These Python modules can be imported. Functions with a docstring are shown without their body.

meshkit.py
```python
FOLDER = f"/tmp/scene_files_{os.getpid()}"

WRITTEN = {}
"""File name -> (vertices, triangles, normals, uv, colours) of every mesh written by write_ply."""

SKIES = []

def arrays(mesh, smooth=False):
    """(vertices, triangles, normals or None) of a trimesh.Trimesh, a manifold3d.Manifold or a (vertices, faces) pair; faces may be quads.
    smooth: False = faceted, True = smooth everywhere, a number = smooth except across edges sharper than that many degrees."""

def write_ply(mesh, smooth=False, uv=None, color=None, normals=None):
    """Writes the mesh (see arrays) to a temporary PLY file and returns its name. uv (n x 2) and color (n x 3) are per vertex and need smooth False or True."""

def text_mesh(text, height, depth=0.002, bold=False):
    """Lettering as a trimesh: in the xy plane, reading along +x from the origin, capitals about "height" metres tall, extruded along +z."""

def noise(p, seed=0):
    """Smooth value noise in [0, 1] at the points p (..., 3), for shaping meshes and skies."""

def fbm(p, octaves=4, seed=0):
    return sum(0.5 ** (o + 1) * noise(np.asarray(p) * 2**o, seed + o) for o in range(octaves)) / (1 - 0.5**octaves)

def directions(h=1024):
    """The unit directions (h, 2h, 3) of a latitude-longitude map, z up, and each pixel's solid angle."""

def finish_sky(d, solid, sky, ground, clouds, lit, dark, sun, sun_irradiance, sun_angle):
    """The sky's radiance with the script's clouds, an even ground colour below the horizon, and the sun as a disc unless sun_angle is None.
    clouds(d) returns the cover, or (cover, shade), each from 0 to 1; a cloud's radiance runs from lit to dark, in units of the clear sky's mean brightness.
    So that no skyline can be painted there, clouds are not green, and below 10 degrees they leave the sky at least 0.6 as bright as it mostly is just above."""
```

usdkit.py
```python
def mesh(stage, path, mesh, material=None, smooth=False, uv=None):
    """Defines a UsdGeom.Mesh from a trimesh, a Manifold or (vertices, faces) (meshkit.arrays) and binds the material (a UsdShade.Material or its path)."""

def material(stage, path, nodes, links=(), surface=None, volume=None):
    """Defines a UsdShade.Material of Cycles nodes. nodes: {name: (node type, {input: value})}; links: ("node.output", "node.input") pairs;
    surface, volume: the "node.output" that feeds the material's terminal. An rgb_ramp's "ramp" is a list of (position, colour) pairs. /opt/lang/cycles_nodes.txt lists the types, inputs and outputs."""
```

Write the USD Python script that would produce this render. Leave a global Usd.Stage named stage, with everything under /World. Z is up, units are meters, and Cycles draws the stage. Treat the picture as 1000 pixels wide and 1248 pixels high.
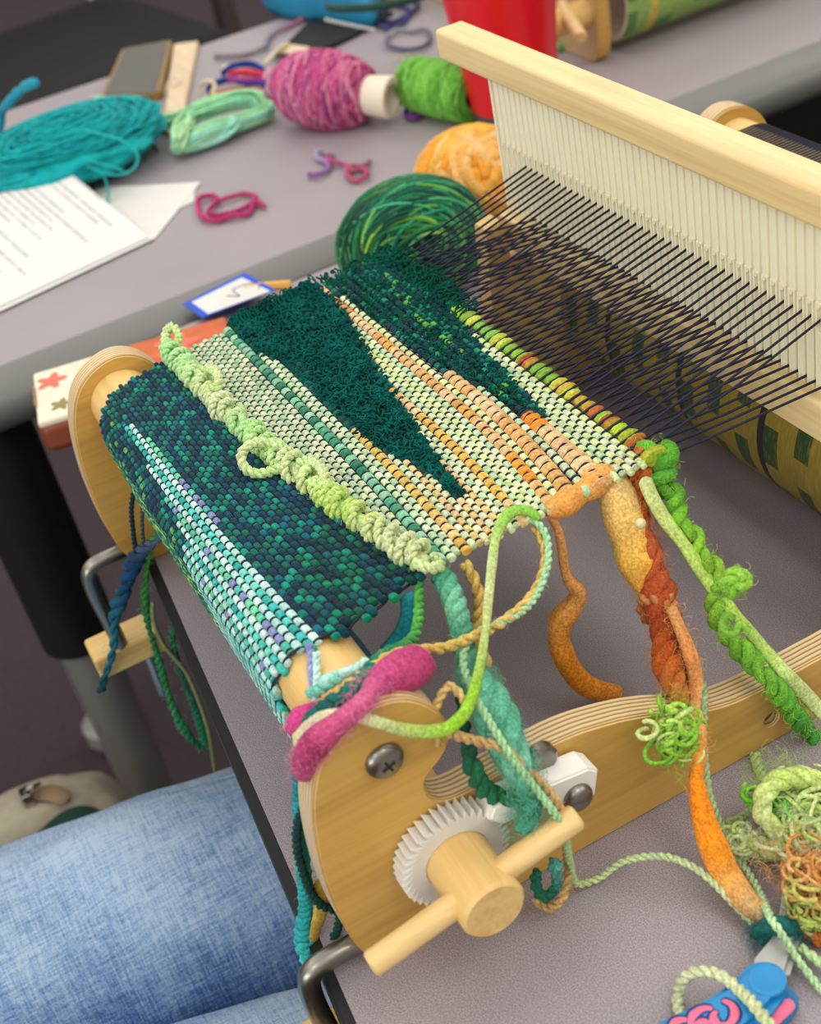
import math, random, re
import numpy as np, trimesh, shapely, usdkit, meshkit
from shapely.geometry import Polygon
from scipy.interpolate import CubicSpline, PchipInterpolator
from pxr import Usd, UsdGeom, UsdLux, UsdShade, Gf, Sdf, Vt

stage = Usd.Stage.CreateInMemory()
UsdGeom.SetStageUpAxis(stage, 'Z'); UsdGeom.SetStageMetersPerUnit(stage, 1.0)
WORLD = UsdGeom.Xform.Define(stage, '/World')
stage.SetDefaultPrim(WORLD.GetPrim())
rng = np.random.default_rng(7)

# ------------------------------------------------------------------ camera
CAM = np.array([.579372853, -.0767655293, .407814268]); FPX = 1655.47
RM = np.array([[.45237, .87252, -.18465], [.46612, -.40790, -.78507], [-.76031, .26907, -.59123]])   # right, down, forward
u_, s_, v_ = np.linalg.svd(RM); RM = u_ @ v_
cam = UsdGeom.Camera.Define(stage, '/World/camera')
m4 = np.eye(4); m4[0, :3], m4[1, :3], m4[2, :3], m4[3, :3] = RM[0], -RM[1], -RM[2], CAM
cam.AddTransformOp().Set(Gf.Matrix4d(*m4.ravel()))
cam.CreateHorizontalApertureAttr(36.0); cam.CreateFocalLengthAttr(FPX * 36 / 1000)
cam.CreateClippingRangeAttr((0.02, 100.0))
cam.CreateFStopAttr(15.0); cam.CreateFocusDistanceAttr(0.545)
cam.CreateExposureAttr(0.0)

# ------------------------------------------------------------------ light: ceiling panels and the room's soft bounce
def S(h):
    h = h.lstrip('#'); c = np.array([int(h[i:i + 2], 16) for i in (0, 2, 4)]) / 255
    return np.where(c <= .04045, c / 12.92, ((c + .055) / 1.055) ** 2.4)
dome = UsdLux.DomeLight.Define(stage, '/World/room_bounce'); dome.CreateIntensityAttr(0.34); dome.CreateColorAttr(Gf.Vec3f(1.0, .97, .94))
for k, (x, y, w) in enumerate([(-2.4, -1.3, 2.0), (-2.4, .5, 2.6), (-2.4, 2.3, 3.0), (-.6, -1.5, 2.2), (-.5, .35, 2.3), (-.6, 2.2, 4.0), (1.3, -1.5, 4.4), (1.4, .5, 4.4), (1.4, 2.2, 6.0)]):
    L = UsdLux.RectLight.Define(stage, '/World/ceiling_panel' + ('_%03d' % k if k else ''))
    L.CreateWidthAttr(1.2); L.CreateHeightAttr(.6); L.CreateIntensityAttr(w); L.CreateColorAttr(Gf.Vec3f(1.0, .965, .92))
    L.AddTranslateOp().Set((x, y, 1.95))

front_fill = UsdLux.RectLight.Define(stage, '/World/added_front_fill'); front_fill.CreateWidthAttr(3.0); front_fill.CreateHeightAttr(1.3); front_fill.CreateIntensityAttr(6.0); front_fill.CreateColorAttr(Gf.Vec3f(.97, .98, 1.0))  # added fill light, no such source seen; brightens the reed and front faces
front_fill.AddTranslateOp().Set((2.2, -4.2, .8)); front_fill.AddRotateXOp().Set(90.0)
# ------------------------------------------------------------------ helpers
USED, ORG = set(), {}
def numbered(parent, name):
    p = f'{parent}/{name}'
    if p not in USED:
        USED.add(p); return p
    k = 1
    while f'{p}_{k:03d}' in USED: k += 1
    p = f'{p}_{k:03d}'; USED.add(p); return p
def data(prim, **kw):
    for k, v in kw.items():
        if v: prim.SetCustomDataByKey(k, v)
    return prim
def thing(name, label, cat, loc=(0, 0, 0), group=None, kind=None):
    p = numbered('/World', name); x = UsdGeom.Xform.Define(stage, p); x.AddTranslateOp().Set(tuple(map(float, loc)))
    ORG[p] = np.array(loc, float)
    data(x.GetPrim(), label=label, category=cat, group=group, kind=kind); return p
def org(p):
    while p and p not in ORG: p = p.rpartition('/')[0]
    return ORG.get(p, np.zeros(3))
def cat(ms):
    """joins (v, f) or (v, f, col) tuples / trimeshes"""
    V, F, C, n = [], [], [], 0
    for m in ms:
        if hasattr(m, 'vertices'): m = (np.asarray(m.vertices), np.asarray(m.faces))
        f = np.asarray(m[1])
        if f.shape[1] == 4: f = np.vstack([f[:, [0, 1, 2]], f[:, [0, 2, 3]]])
        V.append(m[0]); F.append(f + n); n += len(m[0])
        if len(m) > 2: C.append(m[2])
    return (np.vstack(V), np.vstack(F)) + ((np.vstack(C),) if C else ())
def obj(name, mesh, mat, parent='/World', smooth=35, label=None, kind=None, cat_=None, group=None):
    p = numbered(parent, name)
    if hasattr(mesh, 'to_mesh'): mesh = meshkit.arrays(mesh)[:2]
    if hasattr(mesh, 'vertices'): mesh = (np.asarray(mesh.vertices), np.asarray(mesh.faces))
    col = mesh[2] if len(mesh) > 2 else None
    v = np.asarray(mesh[0], float) - org(parent)
    base = None
    if parent == '/World':
        lo, hi = v.min(0), v.max(0); base = np.array([(lo[0] + hi[0]) / 2, (lo[1] + hi[1]) / 2, lo[2]]); v = v - base
    g = usdkit.mesh(stage, p, (v, mesh[1]), MAT[mat], smooth=True if col is not None else smooth)
    if base is not None:
        UsdGeom.Xformable(g).AddTranslateOp().Set(tuple(base)); ORG[p] = base
    if col is not None:
        UsdGeom.PrimvarsAPI(g).CreatePrimvar('col', Sdf.ValueTypeNames.Color3fArray, 'vertex').Set(Vt.Vec3fArray.FromNumpy(np.asarray(col, np.float32)))
    data(g.GetPrim(), label=label, category=cat_, kind=kind, group=group)
    return p
def curves(name, lines, width, mat, parent, kind='stuff', label=None):
    p = numbered(parent, name); o = org(parent)
    c = UsdGeom.BasisCurves.Define(stage, p); c.CreateTypeAttr('linear')
    c.CreateCurveVertexCountsAttr(Vt.IntArray([len(l) for l in lines]))
    P = np.vstack(lines) - o
    c.CreatePointsAttr(Vt.Vec3fArray.FromNumpy(P.astype(np.float32)))
    c.CreateWidthsAttr(Vt.FloatArray([width])); c.SetWidthsInterpolation('constant')
    UsdShade.MaterialBindingAPI.Apply(c.GetPrim()).Bind(MAT[mat])
    data(c.GetPrim(), kind=kind, label=label); return p

def ray(u, v): return RM.T @ np.array([(u - 500) / FPX, (v - 624) / FPX, 1.0])
def at(u, v, axis, val):
    """the point of the plane axis = val that the photograph shows at (u, v)"""
    d = ray(u, v); return CAM + (val - CAM[axis]) / d[axis] * d
def pj(P):
    q = (np.atleast_2d(P) - CAM) @ RM.T; return np.c_[500 + FPX * q[:, 0] / q[:, 2], 624 + FPX * q[:, 1] / q[:, 2]]
def tr(*pts):
    """a strand in space from traced points: (u, v, 'z0.01') lies on that plane; plain (u, v) takes its distance from its neighbours"""
    uv = np.array([p[:2] for p in pts], float); dep = np.full(len(pts), np.nan)
    for i, p in enumerate(pts):
        if len(p) > 2:
            ax = 'xyz'.index(p[2][0]); d = ray(*p[:2]); dep[i] = (float(p[2][1:]) - CAM[ax]) / d[ax]
    L = np.r_[0, np.cumsum(np.hypot(*np.diff(uv, axis=0).T))]; ok = ~np.isnan(dep)
    dep = np.interp(L, L[ok], dep[ok])
    return np.array([CAM + t * ray(*q) for t, q in zip(dep, uv)])
def spline(P, step=.0012):
    P = np.asarray(P, float)
    L = np.r_[0, np.cumsum(np.linalg.norm(np.diff(P, axis=0), axis=1) + 1e-9)]
    n = max(4, int(L[-1] / step)); t = np.linspace(0, L[-1], n)
    if len(P) < 3: return np.stack([np.interp(t, L, P[:, k]) for k in range(3)], 1)
    return np.stack([PchipInterpolator(L, P[:, k])(t) * .5 + CubicSpline(L, P[:, k])(t) * .5 for k in range(3)], 1)
def frames(P):
    T = np.gradient(P, axis=0); T /= np.linalg.norm(T, axis=1, keepdims=True) + 1e-12
    a = np.cross(T[0], [0, 0, 1.0] if abs(T[0, 2]) < .9 else [1.0, 0, 0]); a /= np.linalg.norm(a)
    A = np.zeros_like(P)
    for i in range(len(P)):
        a = a - T[i] * (a @ T[i]); a /= np.linalg.norm(a) + 1e-12; A[i] = a
    return T, A, np.cross(T, A)
def tube(P, r, sides=8, col=None, squash=1.0, cap=True):
    P = np.asarray(P, float); n = len(P); r = np.broadcast_to(r, n).astype(float).copy()
    T, A, B = frames(P)
    if cap:
        P = np.vstack([P[0] - T[0] * r[0] * .5, P, P[-1] + T[-1] * r[-1] * .5]); r = np.r_[r[0] * .35, r, r[-1] * .35]
        A, B = np.vstack([A[0], A, A[-1]]), np.vstack([B[0], B, B[-1]])
        if col is not None: col = np.vstack([col[0], col, col[-1]])
        n += 2
    ph = np.arange(sides) * 2 * np.pi / sides
    V = P[:, None] + r[:, None, None] * (np.cos(ph)[None, :, None] * A[:, None] + squash * np.sin(ph)[None, :, None] * B[:, None])
    V = V.reshape(-1, 3)
    i, j = np.meshgrid(np.arange(n - 1), np.arange(sides), indexing='ij'); k = (j + 1) % sides
    F = np.stack([i * sides + j, i * sides + k, (i + 1) * sides + k, (i + 1) * sides + j], -1).reshape(-1, 4)
    F = np.vstack([F[:, [0, 1, 2]], F[:, [0, 2, 3]]])
    V = np.vstack([V, P[0], P[-1]]); a = np.arange(sides); b = (a + 1) % sides
    F = np.vstack([F, np.c_[np.full(sides, len(V) - 2), b, a], np.c_[np.full(sides, len(V) - 1), a + (n - 1) * sides, b + (n - 1) * sides]])
    if col is None: return V, F
    c = np.repeat(np.asarray(col), sides, axis=0); return V, F, np.vstack([c, col[0], col[-1]])
def grad(stops, n, jitter=.12, seed=0, freq=60, L=1.0):
    """yarn colour along its length: hex stops evenly spaced plus dye variation"""
    c = np.array([S(h) for h in stops]); t = np.linspace(0, 1, n)
    g = np.stack([np.interp(t * (len(c) - 1), np.arange(len(c)), c[:, k]) for k in range(3)], 1) if len(c) > 1 else np.repeat(c, n, 0)
    nz = meshkit.noise(np.c_[t * freq * L * 10, np.full(n, seed * 7.3), np.zeros(n)], seed)
    return g * (1 + jitter * 2 * (nz[:, None] - .5))
def yarn(P, r, stops, plies=2, twist=.008, seed=0, jitter=.12, sides=6, step=.0012, squash=1.0):
    """a plied yarn along P: strands that wind round each other; r a number or list of radii along it"""
    P = spline(P, step); n = len(P); R = np.interp(np.linspace(0, 1, n), np.linspace(0, 1, len(np.atleast_1d(r))), np.atleast_1d(r))
    L = np.r_[0, np.cumsum(np.linalg.norm(np.diff(P, axis=0), axis=1))]
    if plies == 1:
        K = 18 if np.max(R) > .0026 and squash == 1 else sides + 2; g = grad(stops, n, jitter, seed, L=L[-1]); lum = .78 + .5 * meshkit.fbm(np.c_[np.repeat(L, K) * 28, np.tile(np.cos(np.arange(K) * 2 * np.pi / K) * 2.6, n), np.tile(np.sin(np.arange(K) * 2 * np.pi / K) * 2.6, n) + seed], 3, seed)
        V, F, C = tube(P, R * (1 + .42 * (meshkit.noise(np.c_[L * 110, L * 0, L * 0 + seed], seed) - .5)), K, g, squash); m = n * K
        if K == 18:
            lum = np.r_[lum[:K], lum, lum[-K:], 1, 1][:len(C)]; C = C * lum[:, None]; V = V.copy(); c_ = V[K:K + m].reshape(n, K, 3); c_ += (c_ - P[:, None]) * ((lum[K:K + m].reshape(n, K, 1) - 1) * .35)
        return V, F, C
    T, A, B = frames(P); out = []
    for k in range(plies):
        ph = 2 * np.pi * (L / twist + k / plies)
        Q = P + .5 * R[:, None] * (np.cos(ph)[:, None] * A + np.sin(ph)[:, None] * B)
        out.append(tube(Q, R * .58, sides, grad(stops, n, jitter, seed + k, L=L[-1])))
    return cat(out)
def fuzz(P, r, n, length, seed=0):
    """stray fibres standing off a strand"""
    g = np.random.default_rng(seed); P = spline(P, .002); out = []; length = length * .62
    for k in range(int(n * 2.6)):
        p = P[g.integers(len(P))]; d = g.normal(size=3); d /= np.linalg.norm(d); e = np.cross(d, g.normal(size=3)); e /= np.linalg.norm(e); f = np.cross(d, e)
        l = length * g.uniform(.3, 1.1); w = g.uniform(1.2, 4.0); t = np.linspace(0, 1, 7)[:, None]
        out.append(p + d * r * .75 + l * (.55 * t * d + .45 * np.sin(w * t) * e + .4 * (1 - np.cos(w * t)) * f))
    return out
def strand(name, label, cat_, P, r, stops, plies=2, twist=.008, fz=0, fl=.006, fm='fibre_green', seed=1, group=None, step=.0012, jitter=.12, squash=1.0):
    P = np.asarray(P); m = yarn(P, r, stops, plies, twist, seed, jitter, step=step, squash=squash)
    if not fz: return obj(name, m, 'yarn', label=label, cat_=cat_, group=group)
    p = thing(name, label, cat_, (P[:, 0].mean(), P[:, 1].mean(), P[:, 2].min()), group)
    obj('strand', m, 'yarn', p); curves('stray_fibres', fuzz(P, np.max(r), fz, fl, seed), .00011, fm, p); return p
def slab(poly, x0, x1, c=.0008, axis=0, hole=()):
    """a board cut to the outline poly, its rim chamfered by c; thickness along the axis from x0 to x1"""
    P = shapely.Polygon(poly, [h for h in hole]); P = shapely.geometry.polygon.orient(P)
    parts = []
    for g in getattr(P, 'geoms', [P]):
        q = g.buffer(-c, join_style=2)
        for a, b, sh in ((x0 + c, x1 - c, g),):
            parts.append(trimesh.creation.extrude_polygon(sh, b - a, engine='earcut').apply_translation([0, 0, a]))
        for gg in getattr(q, 'geoms', [q]):
            parts.append(trimesh.creation.extrude_polygon(gg, x1 - x0, engine='earcut').apply_translation([0, 0, x0]))
    m = trimesh.util.concatenate(parts); v = np.array(m.vertices)
    if axis == 0: v = v[:, [2, 0, 1]]
    f = np.array(m.faces)
    if axis == 1: v, f = v[:, [0, 2, 1]], f[:, ::-1]
    return v, f
def rbox(lo, hi, r=.002, seg=2):
    """a box with rounded edges (hull of spheres at its corners)"""
    lo, hi = np.array(lo, float), np.array(hi, float); r = min(r, (hi - lo).min() / 2.001)
    s = trimesh.creation.icosphere(seg, r).vertices
    c = np.array([[x, y, z] for x in (lo[0] + r, hi[0] - r) for y in (lo[1] + r, hi[1] - r) for z in (lo[2] + r, hi[2] - r)])
    h = trimesh.convex.convex_hull((c[:, None] + s[None]).reshape(-1, 3)); return np.array(h.vertices), np.array(h.faces)
def turn(m, R, c):
    v = (np.asarray(m[0]) - c) @ np.asarray(R).T + c; return (v,) + tuple(m[1:])
def rotz(a): return np.array([[math.cos(a), -math.sin(a), 0], [math.sin(a), math.cos(a), 0], [0, 0, 1]])
def move(m, d): return (np.asarray(m[0]) + np.asarray(d),) + tuple(m[1:])
def lathe(prof, center, axis=0, n=48):
    """profile of (along the axis, radius) turned about the axis through center"""
    prof = np.array(prof, float); ph = np.arange(n) * 2 * np.pi / n
    a = prof[:, 0][:, None].repeat(n, 1); b, c = prof[:, 1][:, None] * np.cos(ph), prof[:, 1][:, None] * np.sin(ph)
    V = np.stack({0: [a, b, c], 1: [c, a, b], 2: [b, c, a]}[axis], -1).reshape(-1, 3) + np.asarray(center)
    i, j = np.meshgrid(np.arange(len(prof) - 1), np.arange(n), indexing='ij'); k = (j + 1) % n
    F = np.stack([i * n + j, (i + 1) * n + j, (i + 1) * n + k, i * n + k], -1).reshape(-1, 4)
    return V, np.vstack([F[:, [0, 1, 2]], F[:, [0, 2, 3]]])
def lathe_dir(prof, base, d, n=40):
    d = np.asarray(d, float); d = d / np.linalg.norm(d); m = lathe(prof, (0, 0, 0), 2, n)
    a = np.cross(d, [0, 0, 1.0]) if abs(d[2]) < .9 else np.cross(d, [1.0, 0, 0]); a /= np.linalg.norm(a); b = np.cross(d, a)
    v = m[0]; return v[:, [0]] * a + v[:, [1]] * b + v[:, [2]] * d + np.asarray(base), m[1]
def dowel(r, L, ch=.0012): return [(0, 0), (0, r - ch), (ch, r), (L - ch, r), (L, r - ch), (L, 0)]

# ------------------------------------------------------------------ materials
MAT = {}
def mat(name, nodes, links, surface='p.BSDF'):
    MAT[name] = usdkit.material(stage, '/World/Looks/' + name, nodes, links, surface=surface)
def plain(name, hexc, rough=.6, metal=0, var=.06, scale=40, bump=0, bscale=600, **kw):
    c = S(hexc)
    nodes = {'g': ('texture_coordinate', {}), 'n': ('noise_texture', {'scale': scale, 'detail': 4}), 'r': ('rgb_ramp', {'ramp': [(.3, c * (1 - var)), (.7, np.minimum(c * (1 + var), 1))]}),
             'p': ('principled_bsdf', {'roughness': rough, 'metallic': metal, **kw})}
    links = [('g.object', 'n.vector'), ('n.fac', 'r.fac'), ('r.color', 'p.base_color')]
    if bump:
        nodes.update(bn=('noise_texture', {'scale': bscale, 'detail': 3}), b=('bump', {'strength': bump, 'distance': .0006}))
        links += [('g.object', 'bn.vector'), ('bn.fac', 'b.height'), ('b.normal', 'p.normal')]
    mat(name, nodes, links)
plain('wall_paint', '#c9c4ba', .9, 0, .02, 3)
plain('steel', '#8f8b82', .32, 1, .1, 60); plain('chrome', '#b5b3ad', .22, 1, .05, 30); plain('black_plastic', '#131214', .5, 0, .1, 30)
plain('black_fabric', '#0f0e10', .85, 0, .15, 30, .3, 900); plain('rubber_black', '#161514', .6); plain('blade_steel', '#b4b4ae', .5, .55, .06, 60); plain('white_plastic', '#f1efe6', .45, 0, .02, 80)
plain('nylon', '#efece2', .4, 0, .02, 60, subsurface_weight=.25, subsurface_radius=(.004, .004, .0035), subsurface_scale=1.0)
plain('reed_plastic', '#f3ecca', .42, 0, .03, 50, subsurface_weight=.15, subsurface_radius=(.002, .002, .0016), subsurface_scale=1.0)
plain('grey_edge', '#6f6e69', .42, 0, .05, 8, .1, 300); plain('table_leg', '#9c9a96', .38, .35, .1, 10)
plain('red_tumbler', '#d8101a', .3, 0, .03, 20); plain('cork_dark', '#4d4a47', .5)
plain('phone_glass', '#5b5b56', .25, 0, .02, 10); plain('gold_metal', '#a88852', .35, .7, .08, 40)
plain('paper_card', '#dad8d0', .8, 0, .02, 20); plain('blue_ink', '#2451c4', .7); plain('pencil_yellow', '#e8ad4c', .5); plain('ink_dark', '#3a3a40', .7)
plain('orange_leather', '#c45a1c', .45, 0, .18, 50, .3, 300); plain('cream_leather', '#e6dcc4', .5, 0, .08, 40, .2, 300); plain('coral', '#e06a50', .5); plain('brown_leather', '#7d3b1c', .4, 0, .2, 40); plain('olive_print', '#8a8448', .6)
plain('linen', '#c9bfa4', .9, 0, .08, 140, .5, 1500); plain('leather_tan', '#a58a68', .6); plain('dark_green_cloth', '#14402f', .8, 0, .1, 60); plain('teal_cloth', '#3f8084', .8, 0, .1, 60)
plain('teal_bag', '#137fa6', .55, 0, .12, 25, .2, 300); plain('pink_trim', '#b86a92', .8, 0, .25, 60); plain('zip_white', '#cfd6d4', .5)
plain('snip_blue', '#1486c2', .38, 0, .05, 60, .08, 200); plain('snip_blue_dark', '#1173a0', .42, 0, .05, 60); plain('snip_pink', '#e2698a', .45); plain('snip_line', '#123c78', .5)
plain('cardboard', '#e9dcc8', .7, 0, .05, 60); plain('beige_rail', '#a39d90', .6); plain('orange_bead', '#d8d09a', .3)
for n_, h_ in dict(fibre_green='#66b090', fibre_orange='#e0a060', fibre_rust='#c8743c', fibre_lime='#a9cf4a', fibre_teal='#1f6f6c', fibre_pink='#e07aa6', fibre_pale='#b9ccae').items(): plain(n_, h_, .9, 0, .2, 300)
plain('pile_teal', '#034f48', .95, 0, .5, 90, specular_ior_level=.12); plain('pile_green', '#054c3e', .95, 0, .45, 120, specular_ior_level=.12)
# yarn: dye colour from the mesh, twisted-fibre grain in relief
mat('yarn', {'a': ('attribute', {'attribute': 'col'}), 'g': ('texture_coordinate', {}), 'n': ('noise_texture', {'scale': 900, 'detail': 3}), 'h': ('rgb_ramp', {'ramp': [(.28, (.48, .48, .48)), (.72, (1.38, 1.38, 1.38))]}),
    'm': ('mix', {'mix_type': 'multiply', 'fac': .75}), 'b': ('bump', {'strength': .55, 'distance': .0005}), 'p': ('principled_bsdf', {'roughness': .85, 'sheen_weight': .06, 'sheen_roughness': .5, 'specular_ior_level': .2})},
    [('g.object', 'n.vector'), ('n.fac', 'h.fac'), ('a.color', 'm.color1'), ('h.color', 'm.color2'), ('m.color', 'p.base_color'), ('n.fac', 'b.height'), ('b.normal', 'p.normal')])
plain('warp_navy', '#161a30', .75, 0, .3, 500, .3, 2000)
def wood(name, light, dark, axis, scale=14, rough=.5, ply=None):
    """grain stretched along the axis; ply = (axis across the plies, thickness of one): the layered cut edge of plywood"""
    st = [90.0, 90.0, 90.0]; st[axis] = 5.0
    nodes = {'g': ('texture_coordinate', {}), 'mp': ('mapping', {'scale': tuple(st)}), 'n': ('noise_texture', {'scale': scale / 14, 'detail': 6, 'roughness': .62, 'distortion': .6}),
             'mp2': ('mapping', {'scale': tuple(6 if k == axis else 260 for k in range(3))}), 'n2': ('noise_texture', {'scale': 2.0, 'detail': 3}),
             'r': ('rgb_ramp', {'ramp': [(.25, S(dark)), (.5, S(light)), (.8, S(light) * 1.06)]}), 'r2': ('rgb_ramp', {'ramp': [(.3, (.88, .86, .83)), (.6, (1, 1, 1))]}), 'm': ('mix', {'mix_type': 'multiply', 'fac': .8}),
             'p': ('principled_bsdf', {'roughness': rough})}
    links = [('g.object', 'mp.vector'), ('mp.vector', 'n.vector'), ('g.object', 'mp2.vector'), ('mp2.vector', 'n2.vector'), ('n.fac', 'r.fac'), ('n2.fac', 'r2.fac'), ('r.color', 'm.color1'), ('r2.color', 'm.color2')]
    out = 'm.color'
    if ply:
        pa, th = ply; xyz = 'xyz'[pa]
        nodes.update(geo=('geometry', {}), sn=('separate_xyz', {}), ab=('math', {'math_type': 'absolute'}), lt=('math', {'math_type': 'less_than', 'value2': .5}),
            sp=('separate_xyz', {}), mu=('math', {'math_type': 'multiply', 'value2': 1 / th}), wn=('noise_texture', {'scale': 120, 'detail': 2}), ad=('math', {'math_type': 'multiply_add', 'value2': .35}), fr=('math', {'math_type': 'fraction'}),
            er=('rgb_ramp', {'ramp': [(0, S('#8a6a40')), (.14, S('#d8b98a')), (.3, S('#e9d2a4')), (.62, S('#e2c692')), (.86, S('#a98758')), (1, S('#8a6a40'))]}), me=('mix', {'mix_type': 'mix'}))
        links += [('g.normal', 'sn.vector'), ('sn.' + xyz, 'ab.value1'), ('ab.value', 'lt.value1'), ('g.object', 'sp.vector'), ('g.object', 'wn.vector'), ('sp.' + xyz, 'mu.value1'), ('wn.fac', 'ad.value1'), ('mu.value', 'ad.value3'), ('ad.value', 'fr.value1'), ('fr.value', 'er.fac'), ('lt.value', 'me.fac'), ('m.color', 'me.color1'), ('er.color', 'me.color2')]
        out = 'me.color'
    links.append((out, 'p.base_color')); mat(name, nodes, links)
wood('birch_ply', '#cfa350', '#bd8f3e', 1, rough=.42, ply=(0, .0021)); wood('birch_x', '#e4bf78', '#d4a75c', 0, rough=.45); wood('birch_y', '#dfba72', '#cda458', 1, rough=.45)
wood('maple_handle', '#e6c484', '#d6ae66', 1, rough=.45); wood('heddle_wood', '#ecd198', '#dab778', 0, rough=.45)
wood('ruler_wood', '#d9c3a0', '#c8ad86', 0, rough=.6)
# laminate table top: fine flecked plum-grey
def laminate(name, a, b, c):
    mat(name, {'g': ('texture_coordinate', {}), 'n': ('noise_texture', {'scale': 1900, 'detail': 2}), 'w': ('noise_texture', {'scale': 9, 'detail': 3}), 'r': ('rgb_ramp', {'ramp': [(.34, S(a)), (.5, S(b)), (.66, S(c))]}),
        'r2': ('rgb_ramp', {'ramp': [(.3, (.93, .93, .93)), (.7, (1.04, 1.04, 1.04))]}), 'm': ('mix', {'mix_type': 'multiply', 'fac': 1.0}), 'b': ('bump', {'strength': .35, 'distance': .0003}), 'p': ('principled_bsdf', {'roughness': .48})},
        [('g.object', 'n.vector'), ('g.object', 'w.vector'), ('n.fac', 'r.fac'), ('w.fac', 'r2.fac'), ('r.color', 'm.color1'), ('r2.color', 'm.color2'), ('m.color', 'p.base_color'), ('n.fac', 'b.height'), ('b.normal', 'p.normal')])
laminate('laminate', '#80767a', '#998f92', '#b0a8aa')
mat('carpet', {'g': ('texture_coordinate', {}), 'n': ('noise_texture', {'scale': 260, 'detail': 3}), 'w': ('wave_texture', {'scale': 40, 'distortion': 3, 'detail': 2}), 'r': ('rgb_ramp', {'ramp': [(.3, S('#31262a')), (.7, S('#493a3e'))]}),
    'b': ('bump', {'strength': .6, 'distance': .003}), 'p': ('principled_bsdf', {'roughness': .95})}, [('g.object', 'n.vector'), ('n.fac', 'r.fac'), ('r.color', 'p.base_color'), ('n.fac', 'b.height'), ('b.normal', 'p.normal')])
# denim: twill threads, slubs and a tone that gets paler with height
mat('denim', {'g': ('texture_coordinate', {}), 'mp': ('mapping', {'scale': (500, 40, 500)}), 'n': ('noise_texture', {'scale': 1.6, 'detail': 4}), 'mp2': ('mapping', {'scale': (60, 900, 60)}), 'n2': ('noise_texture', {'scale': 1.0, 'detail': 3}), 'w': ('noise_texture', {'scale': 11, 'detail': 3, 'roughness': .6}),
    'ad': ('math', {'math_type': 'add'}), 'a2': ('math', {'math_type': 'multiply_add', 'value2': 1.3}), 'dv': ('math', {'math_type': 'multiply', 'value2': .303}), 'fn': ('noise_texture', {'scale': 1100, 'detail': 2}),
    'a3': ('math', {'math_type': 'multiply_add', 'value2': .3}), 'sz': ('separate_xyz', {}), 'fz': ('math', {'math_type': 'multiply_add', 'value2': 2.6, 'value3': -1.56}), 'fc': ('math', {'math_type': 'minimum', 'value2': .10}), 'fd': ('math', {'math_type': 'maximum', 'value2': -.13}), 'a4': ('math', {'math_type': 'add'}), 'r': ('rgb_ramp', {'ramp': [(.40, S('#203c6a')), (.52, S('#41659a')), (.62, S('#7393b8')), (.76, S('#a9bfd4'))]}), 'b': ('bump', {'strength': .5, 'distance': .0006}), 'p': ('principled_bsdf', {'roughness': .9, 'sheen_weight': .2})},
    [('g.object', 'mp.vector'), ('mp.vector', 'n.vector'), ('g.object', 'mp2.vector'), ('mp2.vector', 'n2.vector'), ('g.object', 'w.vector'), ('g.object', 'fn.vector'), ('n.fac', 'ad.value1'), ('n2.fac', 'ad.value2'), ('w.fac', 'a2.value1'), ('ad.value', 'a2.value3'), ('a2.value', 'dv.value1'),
     ('fn.fac', 'a3.value1'), ('dv.value', 'a3.value3'), ('a3.value', 'a4.value1'), ('g.object', 'sz.vector'), ('sz.z', 'fz.value1'), ('fz.value', 'fc.value1'), ('fc.value', 'fd.value1'), ('fd.value', 'a4.value2'), ('a4.value', 'r.fac'), ('r.color', 'p.base_color'), ('fn.fac', 'b.height'), ('b.normal', 'p.normal')])
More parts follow.
